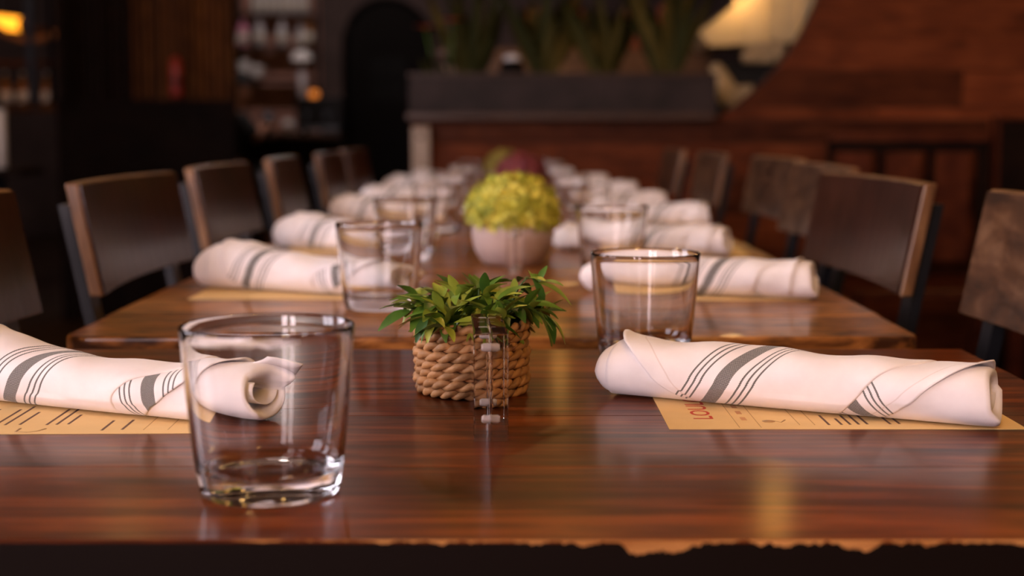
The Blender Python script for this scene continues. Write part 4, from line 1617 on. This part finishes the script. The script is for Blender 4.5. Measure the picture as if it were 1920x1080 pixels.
# facing +x (to the right), hips on a stool of 0.52 m, head centre height ph_.z
hz = ph_.z
nodes = [((-.16, 0, .60), (.105, .12)), ((-.13, 0, .78), (.11, .14)), ((-.09, 0, .94), (.12, .16)), ((-.06, 0, hz - .21), (.065, .075)),
         ((-.035, 0, hz - .125), .056), ((.01, 0, hz - .055), (.098, .088)), ((.005, 0, hz + .04), (.118, .102)), ((-.005, 0, hz + .10), (.095, .085)),
         ((-.06, -.17, 1.00), .055), ((.02, -.23, .86), .046), ((.14, -.12, .955), .036), ((.235, -.04, .952), .026),
         ((-.06, .17, 1.00), .055), ((.0, .24, .87), .046), ((.14, .17, .955), .036), ((.235, .14, .952), .026),
         ((.05, -.11, .58), .085), ((.28, -.13, .56), .062), ((.30, -.13, .30), .055), ((.27, -.13, .10), .036), ((.36, -.13, .055), .032),
         ((.05, .11, .58), .085), ((.28, .13, .56), .062), ((.30, .13, .30), .055), ((.27, .13, .10), .036), ((.36, .13, .055), .032)]
edges = [(0, 1), (1, 2), (2, 3), (3, 4), (4, 5), (5, 6), (6, 7), (2, 8), (8, 9), (9, 10), (10, 11), (2, 12), (12, 13), (13, 14), (14, 15),
         (0, 16), (16, 17), (17, 18), (18, 19), (19, 20), (0, 21), (21, 22), (22, 23), (23, 24), (24, 25)]
for s, w0, base in ((-1, 11, Vector((.235, -.04, .952))), (1, 15, Vector((.235, .14, .952)))):
    palm = base + Vector((.05, 0.0, -.004))
    nodes.append((tuple(palm), (.030, .016)))
    pi = len(nodes) - 1
    edges.append((w0, pi))
    for f_ in range(5):
        if f_ < 4:
            off = (f_ - 1.5) * .019
            l1, l2 = (.05, .035)
            if f_ in (0, 3):
                l1, l2 = .042, .028
            a_ = palm + Vector((.03, off, .0))
            b_ = a_ + Vector((l1, off * .1, .004))
            c_ = b_ + Vector((l2, 0, -.012))
        else:
            a_ = palm + Vector((-.01, s * .026, .002))
            b_ = a_ + Vector((.03, s * .022, .002))
            c_ = b_ + Vector((.028, s * .004, -.004))
        i0 = len(nodes)
        nodes += [(tuple(a_), .0095), (tuple(b_), .009), (tuple(c_), .0075)]
        edges += [(pi, i0), (i0, i0 + 1), (i0 + 1, i0 + 2)]
body = obj('body', skin_mesh('body', nodes, edges, 0, 1), M['skin'], pe)
for s in (-1, 1):
    lathe('ear', [(.0001, -.012), (.016, -.006), (.018, .004), (.0001, .012)], M['skin'], body, 10, (-.005, s * .090, hz), (R(90), 0, 0))
    lathe('eye', [(.0001, -.006), (.008, -.003), (.008, .003), (.0001, .006)], M['door'], body, 10, (.082, s * .03, hz + .015), (0, R(90), 0))
obj('nose', mesh('nose', [(.078, -.012, hz - .02), (.078, .012, hz - .02), (.108, 0, hz - .018), (.085, 0, hz + .02)],
                 [(0, 1, 2), (0, 2, 3), (1, 3, 2), (0, 3, 1)], True), M['skin'], body)
box('mouth', .072, .079, -.022, .022, hz - .052, hz - .045, M['terracotta'], body)
sn = [(n_[0], tuple(v * 1.22 + .012 for v in (n_[1] if isinstance(n_[1], tuple) else (n_[1], n_[1])))) for n_ in nodes]
sel = [0, 1, 2, 3, 8, 9, 12, 13]
sn[3] = ((sn[3][0][0], 0, sn[3][0][2] - .01), (.085, .11))
mp = {k: i for i, k in enumerate(sel)}
obj('shirt', skin_mesh('shirt', [sn[i] for i in sel], [(mp[a], mp[b]) for a, b in edges if a in mp and b in mp], 0, 2), M['shirt'], pe)
sel = [0, 16, 17, 18, 19, 21, 22, 23, 24]
mp = {k: i for i, k in enumerate(sel)}
obj('trousers', skin_mesh('trousers', [sn[i] for i in sel], [(mp[a], mp[b]) for a, b in edges if a in mp and b in mp], 0, 2), M['shirt'], pe)
cap = lathe('cap', [(.108, hz + .045), (.110, hz + .07), (.100, hz + .115), (.060, hz + .148), (.0001, hz + .157)], M['shirt'], pe, 24, close=False)
cap.data.materials[0] = M['shirt']
obj('cap_brim', prism_mesh('cap_brim', [(.08, hz + .052), (.18, hz + .045), (.18, hz + .050), (.08, hz + .060)], -.07, .07), M['shirt'], cap)
stl = thing('bar_stool', 'dark stool under the person at the bar', 'stool', (ph_.x - .10, YBAR - .50, 0))
lathe('seat', [(.0001, .43), (.17, .43), (.18, .45), (.17, .475), (.0001, .478)], M['booth_wood'], stl, 24)
for k in range(4):
    a = R(45 + 90 * k)
    tube('leg', [(.12 * math.cos(a), .12 * math.sin(a), .43), (.18 * math.cos(a), .18 * math.sin(a), .001)], .014, M['black_metal'], stl, 8)


# ------------------------------------------------------------------ pendant lamps and added fill lamps (above the frame)
def pendant(label, x, yv, z, r=.035, shade=True, group='pendant lamps over the room', bulb='bulb'):
    t = thing('pendant_lamp', label, 'lamp', (x, yv, z), 0, group)
    lathe('bulb', [(.0001, -r), (r * .55, -r * .84), (r * .95, -r * .3), (r, 0), (r * .8, r * .6), (r * .45, r * 1.2), (r * .4, r * 1.5)], M[bulb], t, 16)
    lathe('socket', [(r * .5, r * 1.5), (r * .5, r * 2.9), (.006, r * 3.1)], M['shade'], t, 14)
    if shade:
        lathe('lamp_shade', [(.15, r * .7), (.148, r * 1.2), (.08, r * 2.6), (r * .6, r * 3.0), (r * .55, r * 3.0), (.07, r * 2.4), (.142, r * 1.1), (.146, r * .7)],
              M['shade'], t, 28, close=False)
    tube('cord', [(0, 0, r * 3.0), (0, 0, ZC - z - .001)], .004, M['shade'], t, 6)
    return t


pendant('added warm globe fill lamp, unseen above and behind the camera', .50, -.30, 1.75, .088, False)  # added fill light out of view, warms the near place settings
pendant('warm pendant lamp above the front tables', .25, 1.05, 1.95, .05)
pendant('warm pendant lamp above the third table', -.10, 2.2, 1.95, .045)
pendant('warm pendant lamp above the fifth table', .15, 3.3, 1.95, .04)
pendant('dim amber lamp by the plank wall at the right', .86, 4.55, 1.80, .06, bulb='bulb_dim')
pendant('dim amber lamp in the kitchen behind the planter', .22, 7.0, 1.78, .06, bulb='bulb_dim')
pendant('warm kitchen lamp shining on the exhaust hood', 1.17, 7.45, 1.665, .03, False)
pendant('added unseen white fill lamp in front of the bar counter', -1.6, 10.5, 2.6, .07, bulb='bulb_fill')  # added lamp with no visible source, lights the person and bar shelves
pendant('added unseen warm fill lamp in front of the slatted screen', -1.75, 6.3, 2.82, .05)  # unseen lamp put in to bring out the brown slats
pendant('added unseen warm fill lamp near the far left divider', -3.0, 5.9, 2.4, .05)  # extra lamp out of view, brightens the hoop and divider
pendant('added unseen warm fill lamp above the bench at the right', 1.75, 3.9, 2.1, .06)  # added out of view to light the bench panels and plank wall
sl = thing('string_lights', 'string of small warm bulbs under the ceiling', 'lights', (0, .9, 2.55))
pts = []
for q in range(33):
    f = q / 32
    pts.append((-1.3 + 2.6 * f, .5 * math.sin(f * 5), .25 * (abs(math.cos(f * math.pi * 2)) - 1) + .15))
tube('wire', pts, .004, M['shade'], sl, 6)
for s_ in (0, -1):
    tube('hook', [pts[s_], (pts[s_][0], pts[s_][1], ZC - 2.551)], .004, M['shade'], sl, 6)
bm_ = lathe_mesh('small_bulb', [(.0001, -.052), (.012, -.048), (.018, -.034), (.014, -.018), (.008, -.006), (.008, .0)], 12)
bm_.materials.append(M['bulb'])
for q in range(1, 32, 3):
    obj('small_bulb', bm_, None, sl, pts[q])
